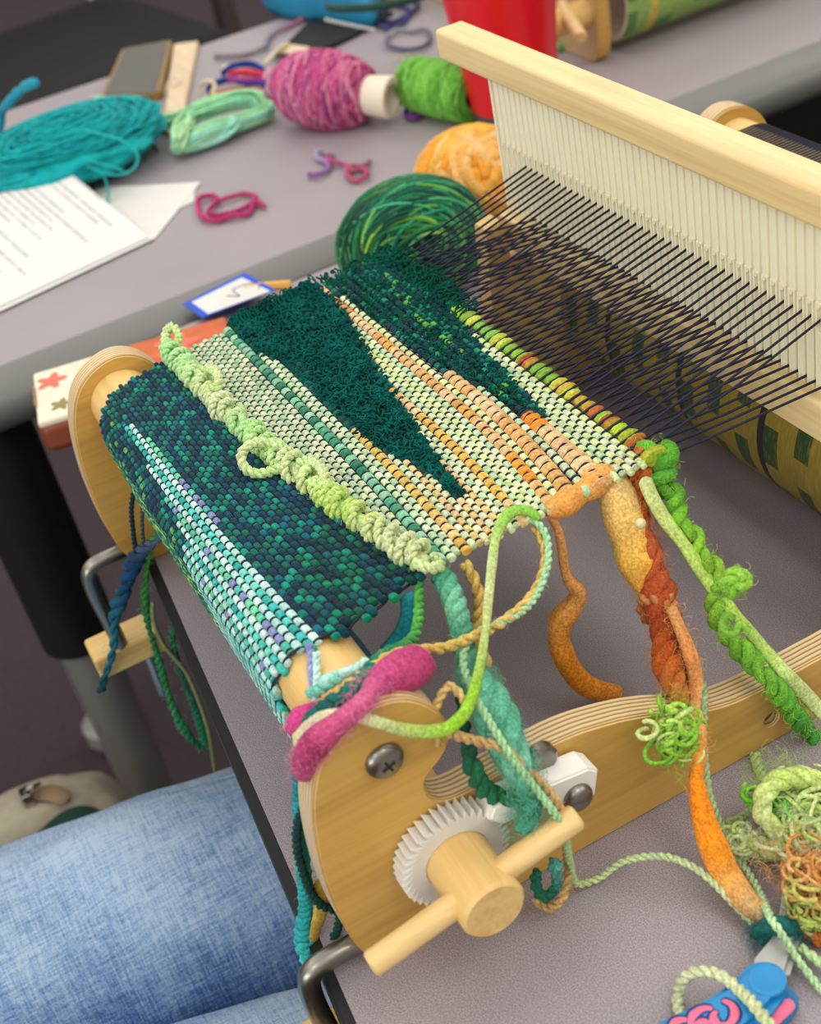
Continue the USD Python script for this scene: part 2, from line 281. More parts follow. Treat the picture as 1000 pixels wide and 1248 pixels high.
# printed warp paper: woven-look yellow and green blocks
def warp_paper(name, ya, g1, dk, sx, sy):
    M = lambda t, v=None: ('math', {'math_type': t, **({'value2': v} if v is not None else {})})
    mat(name, {'g': ('texture_coordinate', {}), 'u': ('attribute', {'attribute': 'col'}), 'wn': ('noise_texture', {'scale': 40, 'detail': 2}), 's': ('separate_xyz', {}), 'mx': ('math', {'math_type': 'multiply', 'value2': sx}), 'fx': M('fraction'), 'lx': M('less_than', .46), 'flx': M('floor'),
        'my': ('math', {'math_type': 'multiply', 'value2': sy}), 'oy': ('math', {'math_type': 'multiply_add', 'value2': .37}), 'fy': M('fraction'), 'ly': M('less_than', .56), 'blk': M('multiply'), 'fi': ('mapping', {'scale': (1400, 160, 160)}), 'n': ('noise_texture', {'scale': 1.0, 'detail': 3}), 'nr': ('rgb_ramp', {'ramp': [(.30, (.15, .15, .15)), (.48, (1, 1, 1))]}), 'bk2': M('multiply'),
        'm': ('mix', {'mix_type': 'mix', 'color1': S(ya), 'color2': S(g1)}), 'm3': ('mix', {'mix_type': 'mix', 'color2': S(dk)}), 'x3': ('math', {'math_type': 'multiply', 'value2': sx / 3.0}), 'f3': M('fraction'), 'g3': M('greater_than', .93), 'r': ('rgb_ramp', {'ramp': [(.3, (.72, .74, .66)), (.65, (1.08, 1.08, 1.05))]}), 'mm': ('mix', {'mix_type': 'multiply', 'fac': 1.0}), 'p': ('principled_bsdf', {'roughness': .5})},
        [('u.color', 's.vector'), ('s.x', 'mx.value1'), ('mx.value', 'fx.value1'), ('fx.value', 'lx.value1'), ('mx.value', 'flx.value1'), ('s.y', 'my.value1'), ('flx.value', 'oy.value1'), ('my.value', 'oy.value3'), ('oy.value', 'fy.value1'), ('fy.value', 'ly.value1'), ('lx.value', 'blk.value1'), ('ly.value', 'blk.value2'),
         ('g.object', 'fi.vector'), ('fi.vector', 'n.vector'), ('n.fac', 'nr.fac'), ('blk.value', 'bk2.value1'), ('nr.color', 'bk2.value2'), ('bk2.value', 'm.fac'), ('s.x', 'x3.value1'), ('x3.value', 'f3.value1'), ('f3.value', 'g3.value1'), ('m.color', 'm3.color1'), ('g3.value', 'm3.fac'), ('n.fac', 'r.fac'), ('m3.color', 'mm.color1'), ('r.color', 'mm.color2'), ('mm.color', 'p.base_color')])
warp_paper('warp_paper', '#a8933c', '#2f5232', '#2c3030', 50, 27); warp_paper('warp_paper_green', '#8fae5c', '#4a8648', '#c9b24c', 26, 22)
# typed sheet: lines of grey print on white
mat('typed_sheet', {'u': ('attribute', {'attribute': 'col'}), 's': ('separate_xyz', {}), 'ml': ('math', {'math_type': 'multiply', 'value2': 46}), 'fr': ('math', {'math_type': 'fraction'}), 'lt': ('math', {'math_type': 'less_than', 'value2': .42}),
    'mp': ('mapping', {'scale': (90, 46, 1)}), 'fl': ('math', {'math_type': 'floor'}), 'wn': ('noise_texture', {'scale': 1.0, 'detail': 1}), 'gt': ('math', {'math_type': 'greater_than', 'value2': .43}), 'mu': ('math', {'math_type': 'multiply'}), 'ln': ('white_noise_texture', {'dimensions': '1D'}), 'lw': ('math', {'math_type': 'multiply_add', 'value2': .6, 'value3': .32}),
    'e': ('math', {'math_type': 'less_than'}), 'mu2': ('math', {'math_type': 'multiply'}), 'l0': ('math', {'math_type': 'greater_than', 'value2': .1}), 'mu3': ('math', {'math_type': 'multiply'}), 'm': ('mix', {'mix_type': 'mix', 'color1': S('#dddcd6'), 'color2': S('#b2b1b2')}), 'p': ('principled_bsdf', {'roughness': .8})},
    [('u.color', 's.vector'), ('s.y', 'ml.value1'), ('ml.value', 'fr.value1'), ('fr.value', 'lt.value1'), ('u.color', 'mp.vector'), ('mp.vector', 'wn.vector'), ('wn.fac', 'gt.value1'), ('lt.value', 'mu.value1'), ('gt.value', 'mu.value2'), ('ml.value', 'fl.value1'), ('fl.value', 'ln.w'), ('ln.value', 'lw.value1'),
     ('s.x', 'e.value1'), ('lw.value', 'e.value2'), ('mu.value', 'mu2.value1'), ('e.value', 'mu2.value2'), ('s.x', 'l0.value1'), ('mu2.value', 'mu3.value1'), ('l0.value', 'mu3.value2'), ('mu3.value', 'm.fac'), ('m.color', 'p.base_color')])

# ------------------------------------------------------------------ the room: carpet, two tables
GRID = trimesh.creation.box((9.0, 9.0, .02)); GRID.apply_translation((-.6, .2, -.75))
obj('floor', GRID, 'carpet', smooth=False, kind='structure', label='dark plum carpet floor below the tables')
for nm_, lo_, hi_ in (('wall_left', (-5.2, -4.3, -.74), (-5.1, 4.7, 1.96)), ('wall_back', (-5.1, 4.7, -.74), (3.9, 4.8, 1.96)), ('wall_right', (3.9, -4.3, -.74), (4.0, 4.7, 1.96)), ('wall_front', (-5.1, -4.4, -.74), (3.9, -4.3, 1.96))):
    obj(nm_, trimesh.creation.box(bounds=(lo_, hi_)), 'wall_paint', smooth=False, kind='structure', label='plain off-white room wall')
def edge_y(x): return -.0189 - .0865 * (x - .0506)       # the near table's front edge, slightly askew to the loom
def slabz(poly, z0, z1, c=.001): return slab(poly, z0, z1, c, axis=2)
T1 = thing('folding_table', 'plum-grey laminate table with a thin black front edge, carrying the loom', 'table', (.4, .2, -.74))
near = [(-.232, edge_y(-.232)), (1.25, edge_y(1.25)), (1.25, .47), (-.232, .47)]
obj('tabletop', slabz(near, -.026, 0, .0012), 'laminate', T1)
ringp = Polygon(near).buffer(.0035, join_style=1); ring = ringp.difference(Polygon(near).buffer(-.004))
obj('edge_band', slab(list(ringp.exterior.coords), -.028, -.0006, .0012, axis=2, hole=[list(Polygon(near).buffer(-.004).exterior.coords)]), 'rubber_black', T1, label='thin black rubber edge of the table')
for x in (-.16, 1.15):
    obj('leg', cat([lathe([(0, 0), (0, .018), (.71, .018), (.71, 0)], (x, .3, -.738), 2, 24), rbox((x - .03, .08, -.07), (x + .03, .43, -.03), .004)]), 'black_plastic', T1)
obj('modesty_panel', rbox((-.15, .30, -.3), (1.14, .312, -.028), .002), 'black_plastic', T1)
T2 = thing('training_table', 'plum-grey laminate table with a wide rounded grey edge, strewn with yarn', 'table', (-.53, .3, -.74))
obj('tabletop', slabz([(-.815, -.42), (-.276, -.42), (-.276, 1.35), (-.775, 1.35)], -.028, 0), 'laminate', T2)
prof = [(-.278, 0), (-.268, -.0008), (-.257, -.0045), (-.249, -.011), (-.2465, -.019), (-.249, -.028), (-.257, -.035), (-.278, -.036)]
obj('grey_edge', slab(prof, -.42, 1.35, .0006, axis=1), 'grey_edge', T2, label='rounded grey plastic edge facing the loom')
for y, xx in ((-.055, -.3), (1.2, -.3)):
    obj('leg', lathe([(0, 0), (0, .034), (.02, .034), (.03, .021), (.70, .021), (.71, 0)], (xx, y, -.74), 2, 32), 'table_leg', T2, label='grey metal column leg')
    obj('leg', lathe([(0, 0), (0, .034), (.02, .034), (.03, .021), (.70, .021), (.71, 0)], (-.75, y, -.74), 2, 32), 'table_leg', T2)
obj('leg_upper', lathe([(0, 0), (0, .026), (.004, .030), (.215, .030), (.22, .02)], (-.3, -.055, -.25), 2, 32), 'black_plastic', T2, label='wider black upper part of the leg')  # wider black tube round the upper part of the column
obj('modesty_panel', rbox((-.36, .04, -.34), (-.35, 1.15, -.03), .002), 'black_plastic', T2)

# ------------------------------------------------------------------ the loom
W, PT, HB, BR = .271, .0127, .0921, .0158
LOOM = thing('rigid_heddle_loom', 'birch plywood table loom with rounded side panels, holding the unfinished weaving', 'loom', (.1355, .18, 0))
half = [(-.012, 0), (-.0215, .0025), (-.0262, .010), (-.0288, .021), (-.0303, .036), (-.0306, .053), (-.0285, .0775), (-.0225, .0984), (-.0159, .1074), (-.006, .1131), (.0028, .1146), (.011, .1121), (.0184, .1052), (.0226, .0975), (.0239, .0915),
        (.0225, .0847), (.0176, .0788), (.0127, .0756), (.0108, .0718), (.0114, .0667), (.0148, .0620), (.0205, .0598), (.030, .0596), (.0478, .0602), (.0652, .0593), (.0823, .0553), (.1015, .0475), (.1241, .0355), (.1366, .0322), (.155, .0310), (.18, .0308)]
hp = np.array(half); t = np.r_[0, np.cumsum(np.hypot(*np.diff(hp, axis=0).T))]
hs = np.stack([PchipInterpolator(t, hp[:, k])(np.linspace(0, t[-1], 130)) * .5 + CubicSpline(t, hp[:, k])(np.linspace(0, t[-1], 130)) * .5 for k in (0, 1)], 1)
outline = np.vstack([hs, np.c_[.36 - hs[::-1, 0], hs[::-1, 1]][1:]])
outline[:, 1] = np.maximum(outline[:, 1], 0)
hole = shapely.Point(.1512, .0125).buffer(.0032, 12)
for x0 in (W, -PT):
    obj('side_panel', slab(outline, x0, x0 + PT, .0008, hole=[list(hole.exterior.coords)]), 'birch_ply', LOOM, smooth=30, label='plywood side panel with rounded lobes')
obj('front_beam', lathe(dowel(BR, W, .0005), (0, 0, HB)), 'birch_x', LOOM)
obj('back_beam', lathe(dowel(BR, W, .0005), (0, .36, HB)), 'birch_x', LOOM)
def screw_head(x, y, z, r, s=1):
    m = lathe([(0, 0), (0, r), (.0012, r), (.0026, r * .86), (.0036, r * .55), (.004, 0)], (0, 0, 0))
    cr = cat([rbox((.0035, -r * .38, -r * .07), (.0044, r * .38, r * .07), .0003), rbox((.0035, -r * .07, -r * .38), (.0044, r * .07, r * .38), .0003)])
    mm = cat([m]); v = mm[0].copy(); v[:, 0] *= s; v += (x, y, z); w = turn(cr, [[1, 0, 0], [0, .94, -.34], [0, .34, .94]], 0)[0].copy(); w[:, 0] *= s; w += (x, y, z)
    return (v, mm[1]), (w, cr[1])
for (x, y, s) in ((W + PT, 0, 1), (W + PT, .36, 1), (-PT, 0, -1), (-PT, .36, -1)):
    a, b = screw_head(x, y, HB, .0066, s); q = obj('screw', a, 'steel', LOOM, label='domed steel cross-head screw'); obj('cross_slot', b, 'black_plastic', q)
GY, GZ = .0127, .0415
for k, (yy, sgn) in enumerate(((GY, 1), (.36 - GY, -1))):
    nm = ('cloth_beam', 'warp_beam')[k]
    cb = lathe([(0, 0), (0, .0105), (.0012, .0117), (.332, .0117), (.3335, .0105), (.3335, 0)], (-.0155, yy, GZ)); obj(nm, cb, 'birch_x', LOOM, label='birch dowel beam that sticks out through the gear')
    nT = 40; gp = []
    for i in range(nT):
        a0 = 2 * np.pi * i / nT
        for da, rr in ((0, .0176), (.28, .0184), (.85, .0207), (.95, .0207)): gp.append((rr * math.cos(a0 + da * 2 * np.pi / nT), rr * math.sin(a0 + da * 2 * np.pi / nT)))
    gp = np.array(gp) * (sgn, 1) + (yy, GZ)
    hub = shapely.Point(yy, GZ).buffer(.0118, 24)
    obj('ratchet_gear', slab(gp, W + PT + .0006, W + PT + .0088, .0003, hole=[list(hub.exterior.coords)]), 'nylon', LOOM, smooth=25, label='white nylon ratchet gear')
    hx = W + PT + .0255; h0, h1 = np.array([hx, -.0300, .0372]), np.array([hx, .0515, .0525])
    if k: h0[1], h1[1] = .36 - h0[1], .36 - h1[1]
    obj('handle', lathe_dir(dowel(.0046, np.linalg.norm(h1 - h0), .0008), h0, h1 - h0, 28), 'maple_handle', LOOM, label='pale dowel handle through the beam end')
    pw = np.array([(.0285, .0590), (.0260, .0545), (.0305, .0490), (.046, .0480), (.0600, .0375), (.0665, .0395), (.0690, .0500), (.0655, .0535)])
    if k: pw[:, 0] = .36 - pw[:, 0]
    pl = obj('pawl', slab(pw, W + PT + .0006, W + PT + .0115, .0008), 'white_plastic', LOOM, label='white plastic pawl block')
    a, b = screw_head(W + PT + .0115, .0592 if not k else .3008, .0437, .0056); obj('screw', a, 'steel', pl)
    a, b = screw_head(W + PT, .052 if not k else .308, .060, .0066); obj('stud', lathe([(0, 0), (0, .0064), (.003, .0064), (.004, .005), (.004, 0)], (W + PT, .0525 if not k else .3075, .0585)), 'steel', LOOM)
for s in (0, 1):                                   # slotted blocks that carry the heddle, screwed inside the panels
    a, b = (0, .0145) if s == 0 else (W - .0145, W)
    o_ = .016 * s
    bp_ = [(a_ + o_, b_) for a_, b_ in [(.187, .001), (.197, .109), (.2065, .1105), (.2085, .0865), (.2285, .0865), (.2305, .1105), (.252, .1105), (.256, .001)]]
    obj('heddle_block', slab(bp_, a + .0002, b - .0002, .001), 'birch_y', LOOM)
# clamps that hold the loom to the table edge: bent rod, wooden foot, wing bolt
def clamp(x, label):
    rod = spline([(x, .012, .0080), (x, -.028, .0082), (x, -.040, .0082), (x, -.0450, .0060), (x, -.0472, 0), (x, -.0475, -.012), (x, -.0475, -.0595 if x < 0 else -.052)], .002)
    c = thing('table_clamp', label, 'clamp', (x, -.03, -.1))
    obj('rod', tube(rod, .0042, 14), 'steel', c); return c
c = clamp(.277, 'bent steel clamp rod with a wooden foot under the geared loom corner')
obj('foot', rbox((.262, -.066, -.053), (.292, -.010, -.036), .002), 'birch_y', c)
obj('wing_bolt', lathe([(0, 0), (0, .003), (.03, .003), (.032, 0)], (.277, -.0475, -.092), 2, 16), 'chrome', c)
c = clamp(-.0065, 'bent grey clamp rod with a wooden foot below the far front corner of the loom')
obj('foot', rbox((-.024, -.062, -.0600), (-.002, -.024, -.0455), .002), 'birch_y', c)
obj('wing_bolt', lathe([(0, 0), (0, .003), (.034, .003), (.036, 0)], (-.012, -.034, -.094), 2, 16), 'chrome', c)

# paper-wrapped roll of warp in the back of the loom
def paper_roll(parent, c, r, x0, x1, mat_, axis=0, name='paper_wrap'):
    nx, na = 60, 48; xs = np.linspace(x0, x1, nx); ph = np.linspace(0, 2 * np.pi, na + 1)
    rr = r * (1 + .012 * (meshkit.noise(np.stack(np.broadcast_arrays(xs[:, None] * 30, np.cos(ph)[None] * 1.2, np.sin(ph)[None] * 1.2), -1), 5) - .5))
    V = np.stack([np.broadcast_to(xs[:, None], rr.shape), c[1] + rr * np.cos(ph), c[2] + rr * np.sin(ph)], -1)
    C = np.stack([np.broadcast_to(xs[:, None], rr.shape), np.broadcast_to(ph * r, rr.shape), 0 * rr], -1)
    if axis == 1: V = V[..., [1, 0, 2]]
    i, j = np.meshgrid(np.arange(nx - 1), np.arange(na), indexing='ij'); s = na + 1
    F = np.stack([i * s + j, (i + 1) * s + j, (i + 1) * s + j + 1, i * s + j + 1], -1).reshape(-1, 4)
    if axis == 1: F = F[:, ::-1]
    return obj(name, (V.reshape(-1, 3), np.vstack([F[:, [0, 1, 2]], F[:, [0, 2, 3]]]), C.reshape(-1, 3)), mat_, parent)
RC = (0, .279, .0475)
obj('roll_core', cat([lathe([(0, 0), (0, .046), (.246, .046), (.246, 0)], (.0125, RC[1], RC[2]))]), 'cardboard', LOOM)
paper_roll(LOOM, RC, .0468, .012, .259, 'warp_paper')

# ------------------------------------------------------------------ the heddle
HED = thing('rigid_heddle', 'cream plastic reed between two pale wooden bars, standing across the loom', 'heddle', (.1355, .219, .09))
ZT, ZB0, ZB1 = .1965, .0912, .1095
obj('top_bar', rbox((-.036, .2105, .1815), (W + .036, .2268, ZT), .0022, 2), 'heddle_wood', HED)
obj('bottom_bar', rbox((.0005, .2110, ZB0), (W - .0005, .2262, ZB1), .0018, 2), 'heddle_wood', HED)
NS, PITCH, XR0 = 52, .00508, .0062
slat_x = XR0 + PITCH * np.arange(NS)
def slat(x):
    w = .0019
    parts = [rbox((x - w, .2174, .1456), (x + w, .2204, .1830), .0005, 1), rbox((x - w, .2174, .1085), (x + w, .2204, .1345), .0005, 1)]
    for s in (-1, 1):
        parts.append(rbox((x + s * w * .78 - .00045, .2170, .1085), (x + s * w * .78 + .00045, .2207, .1475), .0004, 1))
    parts.append(lathe([(-.0022, 0), (-.0022, .0010), (.0022, .0010), (.0022, 0)], (x, .2189, .1462), 1, 10))
    return cat(parts)
for x in slat_x: obj('slat', slat(x), 'reed_plastic', HED, smooth=50)
for x in (slat_x[0] - .0035, slat_x[-1] + .0035): obj('end_post', rbox((x - .0009, .2165, .108), (x + .0009, .2211, .183), .0004, 1), 'reed_plastic', HED)

# ------------------------------------------------------------------ the weaving
# cloth coordinates: u across (0 far selvage .. 1 near selvage), s along the warp (0 on top of the front beam, + towards the heddle, - round the beam)
R0 = BR + .0012
CL = thing('weaving', 'unfinished teal, lime and peach handwoven cloth stretched over the front beam of the loom', 'weaving', (.12, .05, .09))
def xl(s): return np.interp(s, [-.08, -.03, -.02, 0, .027, .151], [.034, .030, .026, .021, .0136, -.001])
def xr(s): return np.interp(s, [-.08, -.03, 0, .013, .0256, .0324, .0414, .049, .151], [.230, .234, .2395, .2395, .236, .234, .2315, .2284, .2284])
TH = 1.72
PE = np.array([-math.sin(TH) * R0, HB + math.cos(TH) * R0])      # where the cloth leaves the beam, heading down to the cloth beam
TE = np.array([math.cos(TH) * -1, -math.sin(TH)]); TE = np.array([.12, -.993])
def surf(s):
    """(y, z), outward normal (y, z) and forward tangent (y, z) of the cloth's middle at s"""
    s = np.asarray(s, float); th = np.clip(-s / R0, 0, TH); d = np.maximum(-s - TH * R0, 0)
    y = np.where(s >= 0, s, -np.sin(th) * R0 + d * TE[0]); z = np.where(s >= 0, HB + R0, HB + np.cos(th) * R0 + d * TE[1])
    n = np.stack([np.where(s >= 0, 0, -np.sin(th)), np.where(s >= 0, 1, np.cos(th))], -1); t = np.stack([n[..., 1], -n[..., 0]], -1)
    return np.stack([y, z], -1), n, t
NW = 84
S_END = -.075
sl_u = np.array([0, .235, .4, .57, .72, .87, 1.0, 1.1]); sl_s = np.array([.0267, .0282, .0299, .034, .038, .0428, .0488, .051])
def slub_s(u): return np.interp(u, sl_u, sl_s)
# --- the weft rows: (s at mid cloth, width at u = 0, .5, 1, first and last u, colour kind)
ROWS = []
def row(s, w, kind, u0=0.0, u1=1.0, bend=None): ROWS.append((s, np.interp(np.linspace(0, 1, 9), [0, .5, 1], np.broadcast_to(w, 3)), kind, u0, u1, bend))
s = .0538
for k in range(9):                                   # thin pale rows that run out against the slub
    uu = np.linspace(0, 1, 400); okk = uu[slub_s(uu) + .0035 < s - .00275 * (k + .5) + .001]
    if len(okk) > 8: row(s - .00275 * (k + .5), .0028, 'pale_grey' if k < 7 else 'pale', 0, okk[-1])
row(.0563, .0044, 'green'); row(.0602, .0029, 'mint'); row(.0630, .0028, 'mint'); row(.0664, .0042, 'yellow'); row(.0699, .0029, 'mint')
row(.0726, .0028, 'peach_thin'); row(.0753, .0028, 'pale'); row(.0780, .0028, 'peach_thin'); row(.0807, .0028, 'pale'); row(.0834, .0028, 'peach_thin'); row(.0861, .0028, 'mint'); row(.0887, .0027, 'pale')
row(.0921, .0042, 'yellow'); row(.0956, .0029, 'mint'); row(.0984, .0029, 'lime_pale'); row(.1012, .0029, 'lime_pale'); row(.1040, .0029, 'mint')
row(.1078, (.0040, .0050, .0056), 'peach'); row(.1117, .0030, 'lime_pale'); row(.1163, (.0042, .0062, .0068), 'peach'); row(.1207, .0031, 'mint')
row(.1253, (.0042, .0060, .0092), 'roving'); row(.1293, .0030, 'lime_pale'); row(.1321, .0030, 'mint'); row(.1349, .0030, 'lime_pale'); row(.1377, .0030, 'mint'); row(.1405, .0030, 'lime_pale'); row(.1436, .0031, 'dark_fell', 0, .285); row(.1463, .0030, 'dark_fell', 0, .285); row(.1490, .0032, 'dark_fell', 0, .285); row(.1464, (.0070, .0076, .0084), 'lime_slub', .287, 1)
NF = 25
for k in range(NF): ROWS.append((None, k, 'front', -.0, 1.0, None))
NDN = int((-.030 - S_END) / .0030)
for k in range(NDN): ROWS.append((-.0320 - .0030 * k, np.full(9, .0031), 'under', 0, 1, None))
def bend(s, u): return -np.interp(s, [.05, .066, .0915, .108, .117, .1255, .13, .15], [.002, .0022, .0035, .0075, .0072, .003, .001, 0]) * np.clip((u - .62) / .38, 0, 1.1) ** 2
def rowline(R, u):
    if R[0] is None:
        q = (R[1] + .5) / NF; return -.0312 + (slub_s(u) - .003 + .0312) * q
    return R[0] + bend(R[0], u)
def cpoly(pts):
    return Polygon(pts)
# colour fields in cloth coordinates (u, s)
wedge1 = cpoly([(-.05, .0585), (.07, .0595), (.15, .0600), (.24, .0655), (.42, .0655), (.62, .0668), (.735, .0735), (.80, .0752), (.875, .0768), (.88, .0795), (.74, .0827), (.556, .0895), (.39, .0960), (.21, .1035), (.10, .1075), (-.05, .1060)])
wedge2 = cpoly([(-.05, .1095), (.03, .1112), (.30, .1140), (.50, .1155), (.60, .1205), (.725, .1232), (.785, .1272), (.785, .1300), (.63, .1346), (.50, .1376), (.335, .1445), (.28, .153), (-.05, .153)])
turq_px = [(150, 520), (162, 519), (184, 538), (200, 553), (218, 574), (232, 590), (248, 606), (262, 632), (280, 656), (298, 678), (322, 712), (336, 722), (352, 742), (372, 762), (392, 784), (400, 800), (352, 880), (300, 790), (262, 728), (238, 680), (222, 645), (206, 612), (186, 574), (168, 548)]
turq = Polygon(turq_px)
PAL = {k: [S(h) for h in v] for k, v in dict(
    pale=['#d8dfae', '#dfe6b8', '#d2dca8'], pale_grey=['#c6d3ae', '#b9cfa8', '#d6dcb4', '#a8c8a0'], mint=['#c9dfb2', '#d6e6bc', '#b9d8a8'], lime_pale=['#d5e2a2', '#cce09a', '#dde6b0'],
    green=['#4f9f7c', '#2f7a5e', '#7fbf98', '#3b8a6a', '#9ccaa6'], yellow=['#e0ba62', '#e6bd7a', '#dcae50', '#e8c28c'], peach_thin=['#e2bd7c', '#e7c08a', '#d9c07a'], peach=['#e0b57c', '#dba866', '#e6c090', '#dc9c50'], roving=['#e0b884', '#e4c08e', '#dcae74'],
    dark=['#0a4a52', '#0c6a58', '#0b3f56', '#0c8a74', '#063c48', '#0d6272', '#0a6e62', '#083848'], dark_green=['#0a524c', '#0a4842', '#0e6054'], under=['#1c6e58', '#2f8f68', '#0f5a50', '#9cc66a'], lime_slub=['#a9c832', '#86b23a', '#c3cc4a', '#7fb84a'], white=['#b6ded2', '#aed8cc', '#c6e6dc'], aqua=['#38b7ae', '#4ec6b4', '#2aa59c', '#6fd2bc'], seam=['#6fcf9e', '#58bd98', '#8088b4', '#4fb6a4']).items()}
def colours(kind, u, s, ri, g):
    """dye along one weft row: one shade per float of yarn, fields where the weaver changed colour"""
    n = len(u); P = pj(np.c_[xl(s) + (xr(s) - xl(s)) * u, surf(s)[0]]); cell = np.floor(u * NW / 2 + (ri % 2) * .5).astype(int)
    pick = np.random.default_rng(ri * 77 + 3).integers(0, 1000, cell.max() - cell.min() + 3)[cell - cell.min()]; wob = np.random.default_rng(ri * 31 + 9).uniform(.86, 1.14, cell.max() - cell.min() + 3)[cell - cell.min()][:, None]
    def pal(k): a = np.array(PAL[k]); return a[pick % len(a)]
    base = {'front': 'dark', 'dark_fell': 'dark_green'}.get(kind, kind); c = pal(base)
    if kind in ('peach', 'roving', 'yellow', 'lime_slub'): c = np.array(PAL[base])[np.clip((meshkit.noise(np.c_[u * 9, np.full(n, ri), np.zeros(n)], 3) * len(PAL[base])).astype(int), 0, len(PAL[base]) - 1)]
    if kind == 'lime_slub':
        rust = np.interp(u, [.57, .585, .61, .63, .70, .72, .80, .83, .87, .89, .93, .95, .97, 1.0], [0, 1, 1, 0, 0, .5, .5, 1, 1, .2, .2, 1, 1, .2]) * (meshkit.noise(np.c_[u * 60, np.full(n, 3.), np.zeros(n)], 8) > .38); c = c + (S('#b4612c') - c) * rust[:, None]
    if kind == 'roving':
        hot = ((u > .745) & (u < .80)); c = np.where(hot[:, None], S('#e8882e'), c)
    if kind == 'peach' and s.mean() < .1135:
        hot = ((u > .83) & (u < .93)); c = np.where(hot[:, None], S('#e59336'), c)
    dark = np.zeros(n, bool)
    if kind not in ('front', 'under'):
        w1 = shapely.contains_xy(wedge1, u, s); w2 = shapely.contains_xy(wedge2, u, s); dark = w1 | w2
        c = np.where(w1[:, None], pal('dark_green'), c)
        stripe = w2 & (np.abs(s - np.interp(u, [0, .3, .7], [.139, .131, .127])) < .0022); c = np.where(w2[:, None], pal('dark') * np.array([.8, 1.05, .9]), c); c = np.where((stripe & (pick % 3 == 0))[:, None], S('#5fae4c'), c)
    else:
        t = shapely.contains_xy(turq, P[:, 0], P[:, 1]) | ((s < -.006) & (u > .55)); dark = ~t
        k = ri % 4; tc = pal(('white', 'aqua', 'white', 'seam')[k]); c = np.where(t[:, None], tc, c)
        low = (~t) & (s < np.interp(u, [0, .2, .5], [-.008, -.014, -.02])); c = np.where((low & (pick % 7 == 1))[:, None], S('#5f9c54'), c)
        sp = (~t) & (u > .78) & (s > .012); c = np.where(sp[:, None], c * np.array([.55, .8, .6]), c)
    return c * wob, dark
XW = (np.arange(NW) + .5) / NW
row_at, DARK = [], []
picks = []
for ri, Rw in enumerate(ROWS):
    u0, u1 = Rw[3], Rw[4]
    if Rw[2] == 'front': u0, u1 = -.008 + .006 * math.sin(ri * 2.1), 1.0 + .012 * math.sin(ri * 1.7)
    else: u0, u1 = (u0 - .008 if u0 == 0 else u0), (u1 + .006 + .004 * math.sin(ri * 2.7) if u1 == 1 else u1)
    n = int((u1 - u0) * NW * 6) + 2; u = np.linspace(u0, u1, n); s = rowline(Rw, u)
    wd = np.interp(u, np.linspace(0, 1, 9), Rw[1]) if Rw[0] is not None else (slub_s(u) - .003 + .0312) / NF * 1.04
    if Rw[2] == 'roving': wd = np.where(u < .745, .0030, wd)
    if Rw[2] == 'peach' and abs(Rw[0] - .1163) < 1e-4: wd = np.where(u < .52, .0032, wd)
    x = xl(s) + (xr(s) - xl(s)) * u
    g = np.random.default_rng(ri)
    col, dark = colours(Rw[2], u, s, ri, g)
    ph = np.cos(np.pi * (u * NW - .5) + ri * np.pi)               # +1: this weft lies over the warp thread
    dd = np.abs(((u * NW - .5 + (ri % 2)) % 2) - 1)                 # distance, in thread spacings, to the warp thread that crosses above
    dip = np.exp(-(dd / .30) ** 2); up = 1 - 2 * dip
    fat = np.clip((wd - .0028) / .004, 0, 1.3)
    hb_ = .00125 + .0011 * fat; amp = .00042
    lump = 1 + (.34 if Rw[2] == 'lime_slub' else .10) * (meshkit.noise(np.c_[u * NW * (.42 if Rw[2] == 'lime_slub' else .5), np.full(n, ri * 3.3), np.zeros(n)], 11) - .5) * 2
    wa = wd * .505 * (1.04 - .16 * dip) * lump; hh = hb_ * (1.05 - .30 * dip) * lump
    (yz), nn, tt = surf(s)
    C0 = np.c_[x, yz + nn * (up * amp)[:, None]]
    K = 9; a = np.arange(K) * 2 * np.pi / K
    V = C0[:, None] + np.concatenate([np.zeros((n, K, 1)), (wa[:, None] * np.cos(a))[..., None] * tt[:, None] + (hh[:, None] * np.sin(a))[..., None] * nn[:, None]], -1)
    i, j = np.meshgrid(np.arange(n - 1), np.arange(K), indexing='ij'); k2 = (j + 1) % K
    F = np.stack([i * K + j, (i + 1) * K + j, (i + 1) * K + k2, i * K + k2], -1).reshape(-1, 4)
    F = np.vstack([F[:, [0, 1, 2]], F[:, [0, 2, 3]], [[0, b, b + 1] for b in range(1, K - 1)], [[(n - 1) * K, (n - 1) * K + b + 1, (n - 1) * K + b] for b in range(1, K - 1)]])
    obj('weft_row', (V.reshape(-1, 3), F, np.repeat(col, K, 0)), 'yarn', CL)
    picks.append((ri, u0, u1, Rw))
